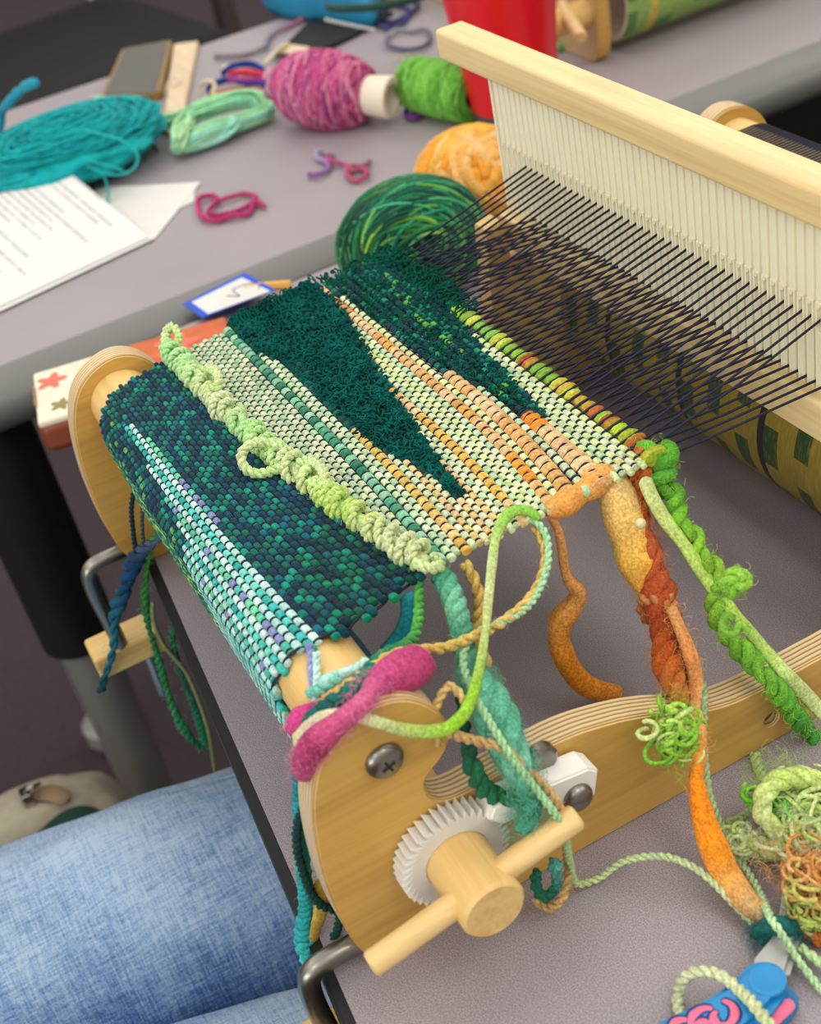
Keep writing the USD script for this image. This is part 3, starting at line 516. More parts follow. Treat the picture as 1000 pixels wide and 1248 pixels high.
# --- warp threads: over and under the rows, then up to the reed, over the back beam and down to the warp beam
for j, u in enumerate(XW):
    pts = []
    hits = []
    for ri, u0, u1, Rw in picks:
        if u0 <= u <= u1:
            s = float(rowline(Rw, np.array([u]))[0]); over = math.cos(np.pi * (u * NW - .5) + ri * np.pi) < 0
            wd = float(np.interp(u, np.linspace(0, 1, 9), Rw[1])) if Rw[0] is not None else .0029
            if Rw[2] == 'roving' and u < .745: wd = .003
            hh = (.00125 + .0011 * min(max((wd - .0028) / .004, 0), 1.3)) * .75 + .0002
            hits.append((s, hh if over else -hh - .0002))
    hits.sort()
    S0 = np.array([h[0] for h in hits]); H0 = np.array([h[1] for h in hits])
    ss = np.linspace(S0[0], S0[-1], len(S0) * 4); i = np.clip(np.searchsorted(S0, ss) - 1, 0, len(S0) - 2); tq = (ss - S0[i]) / (S0[i + 1] - S0[i] + 1e-9); tq = tq * tq * (3 - 2 * tq)
    hh = H0[i] * (1 - tq) + H0[i + 1] * tq
    yz, nn, tt = surf(ss); xx = xl(ss) + (xr(ss) - xl(ss)) * u
    P = np.c_[xx, yz + nn * hh[:, None]]
    k = 4 + j // 2
    xe = XR0 + PITCH * (k + (0 if j % 2 == 0 else .5)); ze = .1402 if j % 2 == 0 else .1125
    e = np.random.default_rng(j).normal(size=2) * .0006
    tail = np.array([(xe, .2189, ze), (.5 * xe + .5 * P[-1, 0] + .004, .350, HB + BR + .0009), (.5 * xe + .5 * P[-1, 0] + .004, .36, HB + BR + .0009)])
    arc = [(tail[-1][0], .36 + (BR + .0009) * math.sin(b), HB + (BR + .0009) * math.cos(b)) for b in (.4, .8, 1.2, 1.6)]
    end = [(tail[-1][0], RC[1] + .062, RC[2] + .012), (tail[-1][0], RC[1] + .0475, RC[2] - .01)]
    first = P[-1] + (tail[0] - P[-1]) * .5 + np.array([e[0], 0, e[1] - .0008])
    Q = np.vstack([P, first, tail, arc, end])
    obj('warp_thread', tube(Q, .00054, 6), 'warp_navy', CL, smooth=True)

def cp(u, s, h):
    """a point h above the cloth at (u, s)"""
    u, s, h = np.broadcast_arrays(np.asarray(u, float), np.asarray(s, float), np.asarray(h, float)); yz, n, t = surf(s)
    return np.concatenate([(xl(s) + (xr(s) - xl(s)) * u)[..., None], yz + n * h[..., None]], -1)
# curly pile of the two dark wedges
def pile(poly, n, size, seed, umin=-.04):
    g = np.random.default_rng(seed); out = []; x0, y0, x1, y1 = poly.bounds
    while len(out) < n:
        u, s = g.uniform(x0, x1), g.uniform(y0, y1)
        if u < umin or not poly.contains(shapely.Point(u, s)): continue
        a, b = g.uniform(0, 6.28), g.uniform(.5, 1.0) * size; tilt = g.uniform(-.9, .9); t = np.linspace(0, g.uniform(3.2, 6.5), 8)
        c = cp(u, s, .0008); e1 = np.array([math.cos(a), math.sin(a), 0]); e2 = np.array([-math.sin(a) * math.sin(tilt), math.cos(a) * math.sin(tilt), math.cos(tilt)])
        out.append(c + b * (np.sin(t)[:, None] * e1 + (1 - np.cos(t))[:, None] * e2 * .9 + t[:, None] * .12 * np.array([e1[1], -e1[0], .15])))
    return out
curves('boucle_pile', pile(wedge1, 2300, .0016, 1), .00095, 'pile_teal', CL, label='dark teal curly boucle pile')
curves('chenille_pile', pile(wedge2, 1300, .0011, 2), .0008, 'pile_green', CL, label='dark green chenille nap')
lp = []
for k, (u, s) in enumerate([(-.01, .0620), (-.012, .0655), (-.02, .0700), (-.012, .0735), (-.02, .0775), (-.015, .0815), (-.01, .0850), (-.012, .0935), (-.012, .100), (-.01, .1045), (0, .09), (.0, .08), (.005, .07), (.01, .066)]):
    g = np.random.default_rng(k); c = cp(.012, s, .001); L = g.uniform(.004, .008); t = np.linspace(0, 2 * np.pi, 16)
    for q in range(3):
        w = g.uniform(.001, .0018); o = g.normal(size=3) * .001
        lp.append(c + o + np.stack([-(1 - np.cos(t)) * L * .4, np.sin(t) * w, (1 - np.cos(t)) * L * .35], 1))
curves('edge_loops', lp, .0006, 'pile_teal', CL)
ts = []
g = np.random.default_rng(5)
for k in range(150):
    u, s = g.uniform(.02, .36), .1445 + g.uniform(0, .009) - .004; c = cp(u, s, .001); d = np.array([g.normal() * .004 + .003, g.uniform(.001, .010), g.uniform(.001, .004)]); m = g.normal(size=3) * .0014
    ts.append(np.array([c, c + d * .4 + m, c + d * .8 - m * .5 + [0, 0, .001], c + d]))
curves('fell_fringe', ts, .0009, 'pile_green', CL)
# the pale green coil of slub yarn lying along the cloth
def coil(us_, lift, R, pitch, r, stops, seed, sofs=0.0, jit=.35):
    g = np.random.default_rng(seed); n = 900; u = np.linspace(*us_, n); ax = cp(u, slub_s(u) + sofs, lift); L = np.r_[0, np.cumsum(np.linalg.norm(np.diff(ax, axis=0), axis=1))]
    T, A, B = frames(ax); nz = lambda f, sd: meshkit.noise(np.c_[L * f, np.full(n, sd * 1.7), np.zeros(n)], sd) - .5
    Rm_ = R * (1 + jit * 2 * nz(70, seed)); ph = 2 * np.pi * (L / pitch + 1.1 * nz(40, seed + 1)) + seed
    P = ax + Rm_[:, None] * (np.cos(ph)[:, None] * A + .85 * np.sin(ph)[:, None] * B) + T * (nz(160, seed + 2) * .004)[:, None]
    return P, r, stops
SLUBC = ['#a7d98f', '#b4e09c', '#c9dc9a', '#d6dcae', '#a9d68c', '#b9e08f', '#cfdca0', '#c3dc7c', '#b7d46a', '#d2d8a6', '#c8d69a']
cs = [coil((-.03, 1.01), .0040, .0041, .0098, .0018, SLUBC, 1), coil((-.02, 1.0), .0036, .0046, .0135, .0019, SLUBC, 2), coil((.0, 1.01), .0032, .0037, .0170, .0018, SLUBC, 4)]
ax = cp(np.linspace(-.02, 1.0, 60), slub_s(np.linspace(-.02, 1, 60)), .0024)
sl = obj('slub_yarn', cat([yarn(P, r, st, 2, .006, k, .1, 5, .0009) for k, (P, r, st) in enumerate(cs)] + [tube(ax, .0027, 8, grad(SLUBC, 60, .1))]), 'yarn', CL, label='pale lime slub yarn coiled across the cloth')
for pts in (list(tr((352, 552, 'z.114'), (330, 540), (306, 541), (294, 554), (298, 570), (318, 577), (342, 568, 'z.114'))), [cp(-.02, .026, .004), cp(-.055, .0290, .007), cp(-.07, .0330, .008), cp(-.05, .0345, .007), cp(-.02, .030, .004)],
            [cp(.98, .0475, .003), cp(1.015, .046, .005), cp(1.03, .0495, .004), cp(1.0, .052, .002)], [cp(.15, .028, .006), cp(.20, .0345, .010), cp(.25, .0310, .009), cp(.22, .0265, .006)], [cp(.60, .036, .006), cp(.65, .041, .009), cp(.70, .0385, .008), cp(.66, .0345, .006)]):
    obj('loop', yarn(np.array(pts), .0023, ['#bfe09a', '#cfdca0', '#b9dc88'], 2, .006, 4, .1, 6), 'yarn', sl)
curves('stray_fibres', fuzz(ax, .006, 350, .006, 2), .0001, 'fibre_pale', sl)
# turns of finished cloth round the cloth beam
obj('rolled_cloth', lathe([(.034, .0118), (.0345, .0185), (.06, .020), (.12, .0192), (.18, .0202), (.222, .019), (.2225, .0118)], (0, GY, GZ), 0, 40), 'teal_bag', CL, label='finished cloth wound on the cloth beam')
# knots and ties of yarn that lie on the front beam beside the cloth
obj('yarn_end', yarn(tr((376, 786, 'z.111'), (379, 805), (380, 828), (384, 850, 'x.257')), .0016, ['#8a86c0', '#9fa4cf', '#7f9bc4'], 2, .005, 3), 'yarn', CL, label='lavender yarn end')
obj('yarn_end', yarn(tr((385, 796, 'z.112'), (386, 815), (386, 835), (384, 856, 'x.259')), .0016, ['#bfe6d6', '#cdeae0'], 2, .005, 3), 'yarn', CL, label='pale mint yarn end')
obj('yarn_end', yarn(tr((360, 842, 'x.236'), (374, 846), (392, 838, 'z.110'), (412, 826, 'z.112')), .0022, ['#57b598', '#7fcab0'], 2, .006, 5), 'yarn', CL, label='sea-green yarn end')
obj('yarn_end', yarn(tr((392, 832, 'z.112'), (415, 822, 'z.1115'), (440, 812, 'z.111'), (447, 806, 'z.112')), .0020, ['#a8dcd0', '#bfe6dc'], 1, .006, 5), 'yarn', CL, label='pale aqua yarn end')
obj('yarn_end', yarn(tr((388, 866, 'x.262'), (402, 846, 'z.112'), (425, 834, 'z.113'), (448, 822, 'z.113')), .0013, ['#d99a78', '#dcae88'], 2, .005, 5), 'yarn', CL, label='salmon yarn end')

# ------------------------------------------------------------------ loose yarns hanging from the weaving
Y = 'yarn'
strand('wool_roving', 'thick golden unspun roving hanging from the near edge of the weaving', Y, tr((738, 574, 'z.1075'), (750, 600), (762, 640), (774, 680), (790, 722, 'y.126')), [.0044, .0066, .0074, .0070, .0040], ['#e2c486', '#eec66e', '#f2bd54', '#f0b444'], 1, fz=160, fl=.008, fm='fibre_orange', jitter=.10)
strand('roving_loop', 'short orange roving loop bulging at the near selvage below the golden roving', Y, tr((668, 622, 'z.1075'), (682, 617, 'z.108'), (706, 602, 'z.107'), (728, 588, 'z.1075'), (738, 572, 'z.109')), [.0034, .0046, .0036, .0050, .0036], ['#e39a4a', '#e8a04c', '#e6a85c'], 1, fz=50, fl=.005, fm='fibre_orange')
kn = at(802, 742, 1, .125)
p = strand('beaded_slub_yarn', 'rust-orange bumpy slub yarn with a bead, knotted, trailing to green curls', Y, np.vstack([tr((772, 556, 'z.108'), (781, 580), (779, 605), (781, 640), (795, 680), (801, 715), (804, 742, 'y.125')), tr((808, 752, 'y.125'), (810, 780), (813, 810), (822, 835), (832, 856, 'x.281'))]), [.0026, .0050, .0026, .0044, .0030, .0046, .0034, .0070, .0062, .0058, .0048, .0060, .0046, .0030], ['#c46a34', '#b9562a', '#bf6030', '#b4522a', '#a8481f', '#b8561e', '#c78a3c'], 3, .02, 500, .008, 'fibre_rust', 3)
obj('knot', cat([yarn(kn + np.array([[math.cos(a) * .006, math.sin(a * 1.3) * .004, math.sin(a) * .007] for a in np.linspace(0, 11, 40)]) * .9, .0028, ['#c98a4c', '#b9602c', '#d0a060'], 2, .008, 6)]), 'yarn', p, label='knot of tan and rust fibres')
bd = at(780, 638, 1, .1285); obj('bead', trimesh.creation.icosphere(2, .0021).apply_translation(bd + (CAM - bd) / np.linalg.norm(CAM - bd) * .005), 'orange_bead', p, label='small pale bead')
def curls(c, R, n, r, stops, seed, sq=(1, 1, 1)):
    g = np.random.default_rng(seed); ms = []
    for k in range(n):
        a, b = g.uniform(0, 6.28, 2); ax_ = np.array([math.cos(a) * math.sin(b), math.sin(a) * math.sin(b), math.cos(b)]); e = np.cross(ax_, [.3, .5, .8]); e /= np.linalg.norm(e); f = np.cross(ax_, e)
        o = g.normal(size=3) * R * .38; t = np.linspace(0, g.uniform(4, 9), 26); rad = R * g.uniform(.35, .7) * np.exp(-t * .06)
        ms.append(yarn(np.asarray(c) + (o + rad[:, None] * (np.cos(t)[:, None] * e + np.sin(t)[:, None] * f) + (t[:, None] - 3) * ax_ * R * .06) * sq, r * g.uniform(.7, 1.2), [stops[g.integers(len(stops))]] * 2, 1, seed=k, jitter=.25, sides=4))
    return cat(ms)
LIME = ['#9fd04a', '#b9d86a', '#7fb83a', '#cfdf8c', '#8cc43e']
cc = at(824, 893, 0, .2945); obj('curl_lock', curls(cc, .0112, 34, .0008, LIME, 4, (.6, .9, 1.2)), 'yarn', p, label='lime green curls at the end')
curves('curl_fibres', fuzz(np.array([cc - [0, 0, .012], cc, cc + [0, 0, .012]]), .010, 160, .007, 9), .0001, 'fibre_lime', p)
strand('orange_roving_strand', 'long peach strand over the side panel, swelling to bright orange roving near the scissors', Y, tr((818, 742, 'y.125'), (832, 775), (844, 810), (848, 842, 'x.2795'), (849, 872, 'x.288'), (851, 915), (848, 950), (854, 985), (866, 1025, 'z.022'), (886, 1068, 'z.011'), (908, 1098, 'z.009'), (934, 1116, 'z.009')), [.0018, .0021, .0027, .0030, .0022, .0028, .0026, .0034, .0042, .0047, .0047, .0040, .0030], ['#dba064', '#e09450', '#dc9a5c', '#e0a468', '#ee8a1e', '#f28a12', '#ef921e', '#dca250', '#c0a070'], 1, fz=160, fl=.007, fm='fibre_orange')
strand('mint_yarn', 'thin pale mint yarn falling over the side panel and crossing the scissor blades', Y, tr((822, 772, 'y.126'), (842, 806), (857, 836, 'x.2800'), (858, 862, 'x.288'), (857, 905), (860, 940), (866, 975), (880, 1008, 'z.005'), (902, 1048, 'z.005'), (924, 1085, 'z.006'), (945, 1128, 'z.017'), (968, 1164, 'z.008'), (1004, 1210, 'z.004')), .0015, ['#86a876', '#a3bf88', '#b4cf9a', '#b9dca4', '#bfe2a8'], 2, .006)
strand('sage_yarn', 'thin sage green yarn hanging behind the peach strand at the side panel', Y, tr((815, 768, 'y.126'), (828, 800), (838, 830), (843, 850, 'x.2785'), (850, 885, 'x.2875'), (855, 930), (857, 965)), .0016, ['#7fa070', '#93b07c'], 2, .006)
strand('yarn_snippet', 'short pale green yarn end curving on the table beside the side panel', Y, tr((919, 918, 'z.003'), (922, 932), (929, 952), (925, 976), (908, 994), (884, 1004, 'z.003')), .0021, ['#a9bf7c', '#b4cc8c'], 2, .006)
strand('lime_tape', 'flat pale lime tape yarn running from the near selvage over the side panel', Y, tr((786, 586, 'z.106'), (803, 622), (832, 662), (868, 715), (905, 760), (936, 797, 'z.041'), (953, 817, 'z.041'), (970, 835, 'x.2895'), (1006, 874, 'x.295')), [.0026, .0026, .0027, .0026], ['#c9d28c', '#b9d468', '#a9cf58', '#c4dc80', '#d2e09a'], 1, squash=.45)
lc = tr((778, 552, 'z.109'), (795, 550, 'z.109'), (812, 556), (806, 578), (800, 598), (822, 600), (822, 618), (828, 645), (846, 652), (852, 678), (868, 690), (878, 712), (870, 738), (880, 765), (900, 790), (916, 806, 'z.043'), (934, 826, 'z.042'), (950, 846, 'x.2905'), (972, 876), (1008, 922, 'x.292'))
strand('curly_green_yarn', 'bright green curly slub yarn winding down beside the lime tape', Y, lc, [.0040, .0056, .0050, .0036, .0054, .0034, .0044, .0032, .0042, .0036, .0050, .0032, .0048, .0034, .0046, .0030, .0042, .0038], ['#5fa82c', '#54a030', '#78b52e', '#8cba38', '#74ac30', '#6cae34', '#5aa634', '#4a9a3a', '#3f9440'], 2, .014, 260, .007, 'fibre_lime', 5, jitter=.3)
c0 = at(893, 716, 1, .135)
strand('green_curl', 'curled green lock sticking out to the right of the lime tape', Y, tr((872, 712, 'y.135'), (890, 718), (904, 712), (905, 700), (893, 702), (884, 712), (893, 724)), .0034, ['#6aa62c', '#94c84a', '#7ab838'], 2, .01, 60, .006, 'fibre_lime')
strand('green_ringlet', 'thin green ringlet of yarn below the curled lock', Y, tr((893, 754, 'y.13'), (885, 750), (880, 760), (884, 772), (896, 772), (899, 762), (912, 768)), .0013, ['#6a9c30', '#86b848'], 1)
strand('orange_tail', 'tapering orange roving tail hanging under the cloth, its tip bent right', Y, tr((671, 630, 'z.106'), (682, 655), (687, 690), (693, 708), (704, 722), (698, 738), (683, 758), (681, 780), (688, 802), (700, 822), (715, 836), (735, 843), (752, 845, 'z.006')), [.0013, .0015, .0017, .0020, .0030, .0044, .0048, .0050, .0046, .0042, .0040, .0030], ['#dca060', '#e0a058', '#dc9c58', '#eca040', '#f59a2c', '#f29424', '#f0a040'], 1, fz=60, fl=.005, fm='fibre_orange')
strand('lime_ribbon', 'long lime ribbon yarn looping from the selvage round to the front lobe', Y, tr((655, 630, 'z.110'), (640, 622, 'z.113'), (620, 626, 'z.116'), (607, 646), (600, 682), (595, 730), (590, 780), (584, 815), (574, 852), (560, 876, 'x.291'), (545, 888, 'x.290'), (520, 892, 'x.289'), (490, 889), (462, 881, 'x.288'), (435, 873), (408, 873, 'x.284'), (384, 883, 'x.277'), (362, 904, 'x.268')), [.0019, .0020, .0018, .0017, .0018, .0020, .0019, .0019, .0029, .0031], ['#84c044', '#9aca58', '#bccb84', '#c4cc8c', '#b4c870', '#96c43a', '#94c832', '#b6cc6c', '#d6d8a4', '#dedcb4', '#ccd09a'], 1, squash=.5)
strand('gold_yarn', 'gold two-ply yarn arching from the selvage across the front of the loom', Y, tr((652, 642, 'z.106'), (663, 662), (662, 698), (645, 730), (612, 758), (575, 777), (540, 790), (500, 793), (472, 802), (446, 820, 'z.117'), (415, 843, 'z.118'), (392, 870, 'x.264'), (386, 885, 'x.266')), .0020, ['#d2b45c', '#d9bc66', '#d6b45a', '#dcc070'], 2, .011, 40, .005, 'fibre_orange')
strand('mint_wool', 'thin mint wool looping from the selvage, down past the gear and over the table', Y, tr((648, 634, 'z.109'), (662, 646), (668, 672), (660, 712), (640, 742), (608, 760), (580, 772), (567, 788), (565, 812), (576, 842), (592, 872, 'x.287'), (618, 915, 'x.296'), (650, 958, 'x.302'), (678, 995, 'x.309'), (690, 1030), (696, 1062), (706, 1078, 'z.004'), (726, 1072, 'z.003'), (755, 1052), (785, 1044), (815, 1045), (850, 1060), (885, 1092), (918, 1126, 'z.006')), .0015, ['#a4d4a0', '#aedcae', '#a9d8a0', '#9fcf94', '#b4cc8c', '#c0d29c', '#c6d8a4'], 2, .006, 60, .004, 'fibre_pale')
strand('gold_end', 'short gold yarn end hanging from the right end of the pale stripes', Y, tr((566, 687, 'z.106'), (578, 708), (584, 735), (580, 762), (585, 790), (594, 812)), .0023, ['#d6b660', '#d2ae58'], 2, .01)
strand('tan_loop', 'small tan yarn loop standing on top of the front lobe notch', Y, tr((536, 908, 'x.287'), (529, 882), (535, 852), (548, 836), (560, 846), (569, 860)), .0016, ['#c9a860', '#d2b470'], 2, .007)
strand('tan_yarn', 'thin tan yarn passing behind the handle and looping below the panel', Y, tr((545, 892, 'x.290'), (580, 903, 'x.291'), (612, 912), (640, 936, 'x.297'), (663, 958, 'x.301'), (682, 988, 'x.304'), (690, 1030, 'x.303'), (692, 1066, 'x.300'), (686, 1092, 'z.012'), (670, 1106, 'z.006'), (652, 1096, 'z.010')), .0018, ['#c8a468', '#cfae74', '#bf9a5c'], 2, .008, 30, .004, 'fibre_orange')
strand('green_cable', 'thick twisted green and mint cable yarn hanging from the slub end', Y, tr((538, 700, 'z.107'), (550, 725), (560, 760), (567, 795), (574, 832, 'x.266')), .0042, ['#3d9a76', '#7cc4a0', '#2f8a6a', '#8fd0b0'], 3, .014, 80, .005, 'fibre_green')
strand('mohair_bundle', 'fuzzy green mohair bundle falling over the notch to the pawl', Y, tr((572, 815, 'x.262'), (592, 850), (610, 888, 'x.283'), (626, 925, 'x.292'), (640, 955), (644, 985, 'x.300'), (637, 1012, 'x.302')), [.0040, .0068, .0076, .0064, .0052, .0046, .0028], ['#4a9a7c', '#6ab898', '#58aa8a', '#7cc2a4', '#3a9276', '#4aa68c'], 4, .04, 800, .008, 'fibre_green', jitter=.3)
strand('teal_curl', 'teal and black-green yarn curl below the handle, under the panel', Y, tr((655, 1062, 'x.300'), (653, 1080), (662, 1094), (674, 1086), (678, 1066), (672, 1052), (682, 1056)), .0022, ['#1f6a4e', '#1a5a40', '#5fb0a0'], 2, .006)
strand('forest_ribbon', 'dark forest green ribbon yarn crossing the notch to the pawl', Y, tr((560, 850, 'x.262'), (570, 905, 'x.280'), (577, 938, 'x.290'), (588, 960, 'x.291'), (612, 972, 'x.292'), (636, 974, 'x.300')), [.0018, .0022, .0034, .0036, .0024], ['#1d5a48', '#14503a', '#1e6a42', '#2c8050'], 2, .012, jitter=.3)
strand('green_braid', 'green and teal twisted yarn sweeping from the selvage under the gold yarn', Y, tr((511, 712, 'z.107'), (510, 742), (503, 778), (468, 800), (436, 836, 'z.117'), (404, 860, 'z.116'), (380, 880, 'x.264')), [.0018, .0020, .0024, .0034, .0036, .0032], ['#3f8f3a', '#54a544', '#2f7f4a', '#1d7a60', '#14605a', '#15706a'], 2, .007, jitter=.3)
strand('teal_tape', 'flat teal yarn hanging from the ragged corner of the dark cloth', Y, tr((499, 728, 'z.106'), (499, 752), (490, 774), (470, 796, 'z.09')), .0032, ['#1a7c86', '#126670'], 1, squash=.5)
strand('pink_roving', 'fluffy pink roving draped over the rounded front lobe of the near panel', Y, tr((510, 806, 'x.268'), (496, 816), (474, 824), (454, 838, 'x.278'), (440, 858, 'x.286'), (414, 880, 'x.287'), (388, 902, 'x.284'), (374, 922, 'x.280'), (371, 940, 'x.277')), [.0058, .0066, .0048, .0030, .0030, .0036, .0046, .0052, .0040], ['#ac3668', '#b84474', '#c65e86', '#a83462', '#ba4c78'], 1, fz=260, fl=.006, fm='fibre_pink', jitter=.2)
strand('pink_tuft', 'small dark pink tuft at the front of the lobe, left of the roving', Y, tr((384, 868, 'x.264'), (372, 876), (362, 884), (357, 890, 'x.260')), [.0032, .0046, .0030], ['#c23a78', '#cc4a86'], 1, fz=60, fl=.004, fm='fibre_pink')
strand('aqua_boucle', 'aqua boucle yarn hanging down the front of the near panel', Y, tr((364, 940, 'x.262'), (366, 985), (367, 1030), (371, 1075), (372, 1110), (371, 1134), (376, 1165), (382, 1200), (385, 1225, 'x.258')), [.0026, .0030, .0026, .0030, .0028, .0046, .0026, .0018], ['#1f7f8a', '#2a9aa0', '#2fa6a2', '#27a5a8', '#3ab8b0', '#6fc4b8'], 2, .006, 90, .003, 'fibre_teal', jitter=.3)
strand('bottle_green_yarn', 'dark bottle green yarn looping in front of the near panel', Y, tr((370, 985, 'x.266'), (362, 1008), (364, 1045), (376, 1082), (392, 1104), (412, 1112), (411, 1132), (400, 1152, 'x.262')), .0018, ['#0f3f3c', '#123a30', '#0f4a40'], 2, .006)
strand('ochre_ribbon', 'short ochre ribbon hanging behind the aqua yarn', Y, tr((388, 1075, 'x.262'), (393, 1100), (387, 1125), (380, 1158, 'x.26')), [.0020, .0030, .0026, .0016], ['#b89a3c', '#c2a548', '#a98a3a'], 1, squash=.4)
strand('navy_slub', 'navy and teal slubby yarn hanging past the far clamp foot', Y, tr((206, 644, 'x.03'), (190, 658), (172, 672), (160, 692, 'x.006'), (150, 722), (140, 750), (139, 778), (135, 803), (127, 826), (123, 842, 'x.002')), [.0016, .0020, .0036, .0050, .0036, .0044, .0024, .0022, .0018, .0028], ['#274a72', '#4a5a74', '#123f60', '#143f66', '#1b5a74', '#1c6a78', '#176070', '#0c3440'], 2, .016, 60, .005, 'fibre_teal', jitter=.3)
strand('green_slub', 'mossy green slub yarn hanging far below the table edge', Y, tr((204, 640, 'x.03'), (184, 664), (178, 695, 'x.006'), (176, 730), (182, 768), (194, 808), (206, 850), (226, 892), (250, 914, 'x.0')), [.0016, .0022, .0016, .0026, .0014, .0024, .0016, .0030, .0014], ['#2d7a34', '#3f8c2e', '#3a8a3a', '#2a7a44', '#2c8a4a', '#2a8a56', '#1f7a50'], 2, .01, 120, .006, 'fibre_green', jitter=.35)
strand('teal_green_loop', 'dark teal-green yarn dipping from the cloth, left of the table edge', Y, tr((252, 716, 'x.03'), (235, 730), (218, 742), (210, 768, 'x.006'), (214, 800), (226, 836), (240, 872), (248, 904, 'x.0')), [.0018, .0022, .0014, .0020, .0014, .0024, .0028], ['#1c6a58', '#1d7a4c', '#176048', '#1a6c50', '#1f7f54'], 2, .008, 80, .005, 'fibre_green', jitter=.3)
strand('olive_thread', 'thin olive thread, the lowest of the yarns hanging at the table edge', Y, tr((186, 735, 'x.01'), (196, 780, 'x.006'), (228, 822), (250, 878), (262, 940, 'x.0')), .0011, ['#7f8a54', '#8f9a60'], 1)
strand('dark_thread', 'thin dark thread hanging down inside the far panel', Y, tr((166, 590, 'x.022'), (160, 622), (163, 655), (166, 684, 'x.01')), .0014, ['#123a40', '#10303a'], 2, .006)
strand('dark_thread', 'second thin grey-green thread hanging right beside the dark one', Y, tr((176, 596, 'x.026'), (173, 625), (174, 655), (176, 678, 'x.014')), .0011, ['#4a5a54', '#3a4a44'], 2, .006)

# ------------------------------------------------------------------ on the near table
def ball(c, rad, n, r, stops, seed, tilt=.5, axis=(0, 0, 1), lump=.06, sides=5, spread=1.27):
    """yarn wound into a ball: loops round an ellipsoid, mostly across its axis"""
    g = np.random.default_rng(seed); ms = []; t = np.linspace(0, 2 * np.pi, 34); axis = np.array(axis, float) / np.linalg.norm(axis)
    for k in range(n):
        nrm = axis + g.normal(size=3) * tilt; nrm /= np.linalg.norm(nrm); e = np.cross(nrm, [.31, .52, .79]); e /= np.linalg.norm(e); f = np.cross(nrm, e); h = g.uniform(-.75, .75) * spread
        q = math.sqrt(1 - h * h) * (np.cos(t)[:, None] * e + np.sin(t)[:, None] * f) + h * nrm
        q *= (1 + lump * (meshkit.noise(q * 2.5 + k, seed) - .4))[:, None] * g.uniform(.96, 1.03)
        col = [stops[g.integers(len(stops))] for _ in range(4)]; col.append(col[0])
        ms.append(tube(np.asarray(c) + q * np.asarray(rad), r * g.uniform(.7, 1.25), sides, grad(col, 34, .2, k, L=.3), cap=False))
    return cat(ms)
def core(c, rad, sub=3): m = trimesh.creation.icosphere(sub, 1.0); return np.array(m.vertices) * np.asarray(rad) * .97 + np.asarray(c), np.array(m.faces)
plain('core_green', '#0f3d2c', .9, 0, .3, 60); plain('core_orange', '#d08a30', .9, 0, .2, 40); plain('core_teal', '#0b6a70', .9, 0, .35, 18, .6, 60); plain('core_pink', '#a8406e', .9, 0, .2, 40); plain('core_lime', '#4f8f30', .9, 0, .2, 40)
bc = at(502, 293, 2, .038)
b_ = thing('yarn_skein', 'dark forest green skein with lime flecks, on the near table left of the warp', 'yarn', (bc[0], bc[1], 0))
obj('core', core(bc, (.038, .045, .035)), 'core_green', b_)
obj('winding', ball(bc, (.0395, .0465, .0365), 380, .0013, ['#0e4a34', '#12603f', '#1a7a4c', '#0c3a30', '#2f8f50', '#155a48', '#0f5040', '#6fae3a', '#0a3526', '#0b3d30'], 3, .17, (.9, -.25, .25)), 'yarn', b_)
obj('winding', ball(bc, (.040, .047, .037), 40, .0011, ['#4fae7c', '#2f9f6a', '#8cc43e', '#1f8a6a'], 8, .22, (.85, -.1, .35)), 'yarn', b_, label='lighter green strands')
bc = at(577, 222, 2, .033)
b_ = thing('yarn_ball', 'ball of thick golden orange roving behind the left end of the reed', 'yarn', (bc[0], bc[1], 0))
obj('core', core(bc, (.035, .035, .030)), 'core_orange', b_)
obj('winding', ball(bc, (.0365, .0375, .032), 50, .0048, ['#eeb04a', '#f0a840', '#e89a34', '#f2c07a', '#eab060'], 5, .45, (.8, .5, .2), sides=7), 'yarn', b_)

# the wallet of orange leather, far end print
w0, w1 = at(84, 494, 2, .012), at(280, 427, 2, .016); wd_ = w1 - w0; wl = np.hypot(wd_[0], wd_[1]); wa_ = math.atan2(wd_[1], wd_[0]); WR = rotz(wa_); wo = np.array([w0[0], w0[1], .0012])
wt = thing('clutch_wallet', 'orange and cream floral leather clutch lying behind the far side panel', 'wallet', tuple(wo))
wm = lambda m: (np.asarray(m[0]) @ WR.T + wo,) + tuple(m[1:])
obj('body', wm(rbox((-.018, -.033, 0), (wl + .006, .033, .020), .006, 3)), 'brown_leather', wt)
obj('cover', wm(rbox((.030, -.0315, .0175), (wl + .004, .0315, .0225), .002)), 'orange_leather', wt, label='orange leather cover')
obj('cover_end', wm(rbox((-.017, -.0315, .0175), (.029, .0315, .0225), .002)), 'cream_leather', wt, label='cream printed end')
def flower(cx, cy, R, z=.0222):
    P = [(cx + R * (.75 + .25 * math.cos(5 * a)) * math.cos(a), cy + R * (.75 + .25 * math.cos(5 * a)) * math.sin(a)) for a in np.linspace(0, 2 * np.pi, 41)[:-1]]
    return slab(P, z, z + .0007, .0001, axis=2)
for (fx, fy, R, m_) in ((wl - .030, .012, .016, 'coral'), (-.006, .014, .010, 'coral'), (.012, -.004, .006, 'olive_print'), (-.002, -.018, .007, 'olive_print'), (wl - .012, -.012, .012, 'olive_print'), (.017, -.02, .005, 'pencil_yellow')):
    obj('flower', wm(flower(fx, fy, R)), m_, wt)
obj('clasp', wm(rbox((-.0175, -.012, .010), (-.0165, .012, .024), .0004)), 'gold_metal', wt)

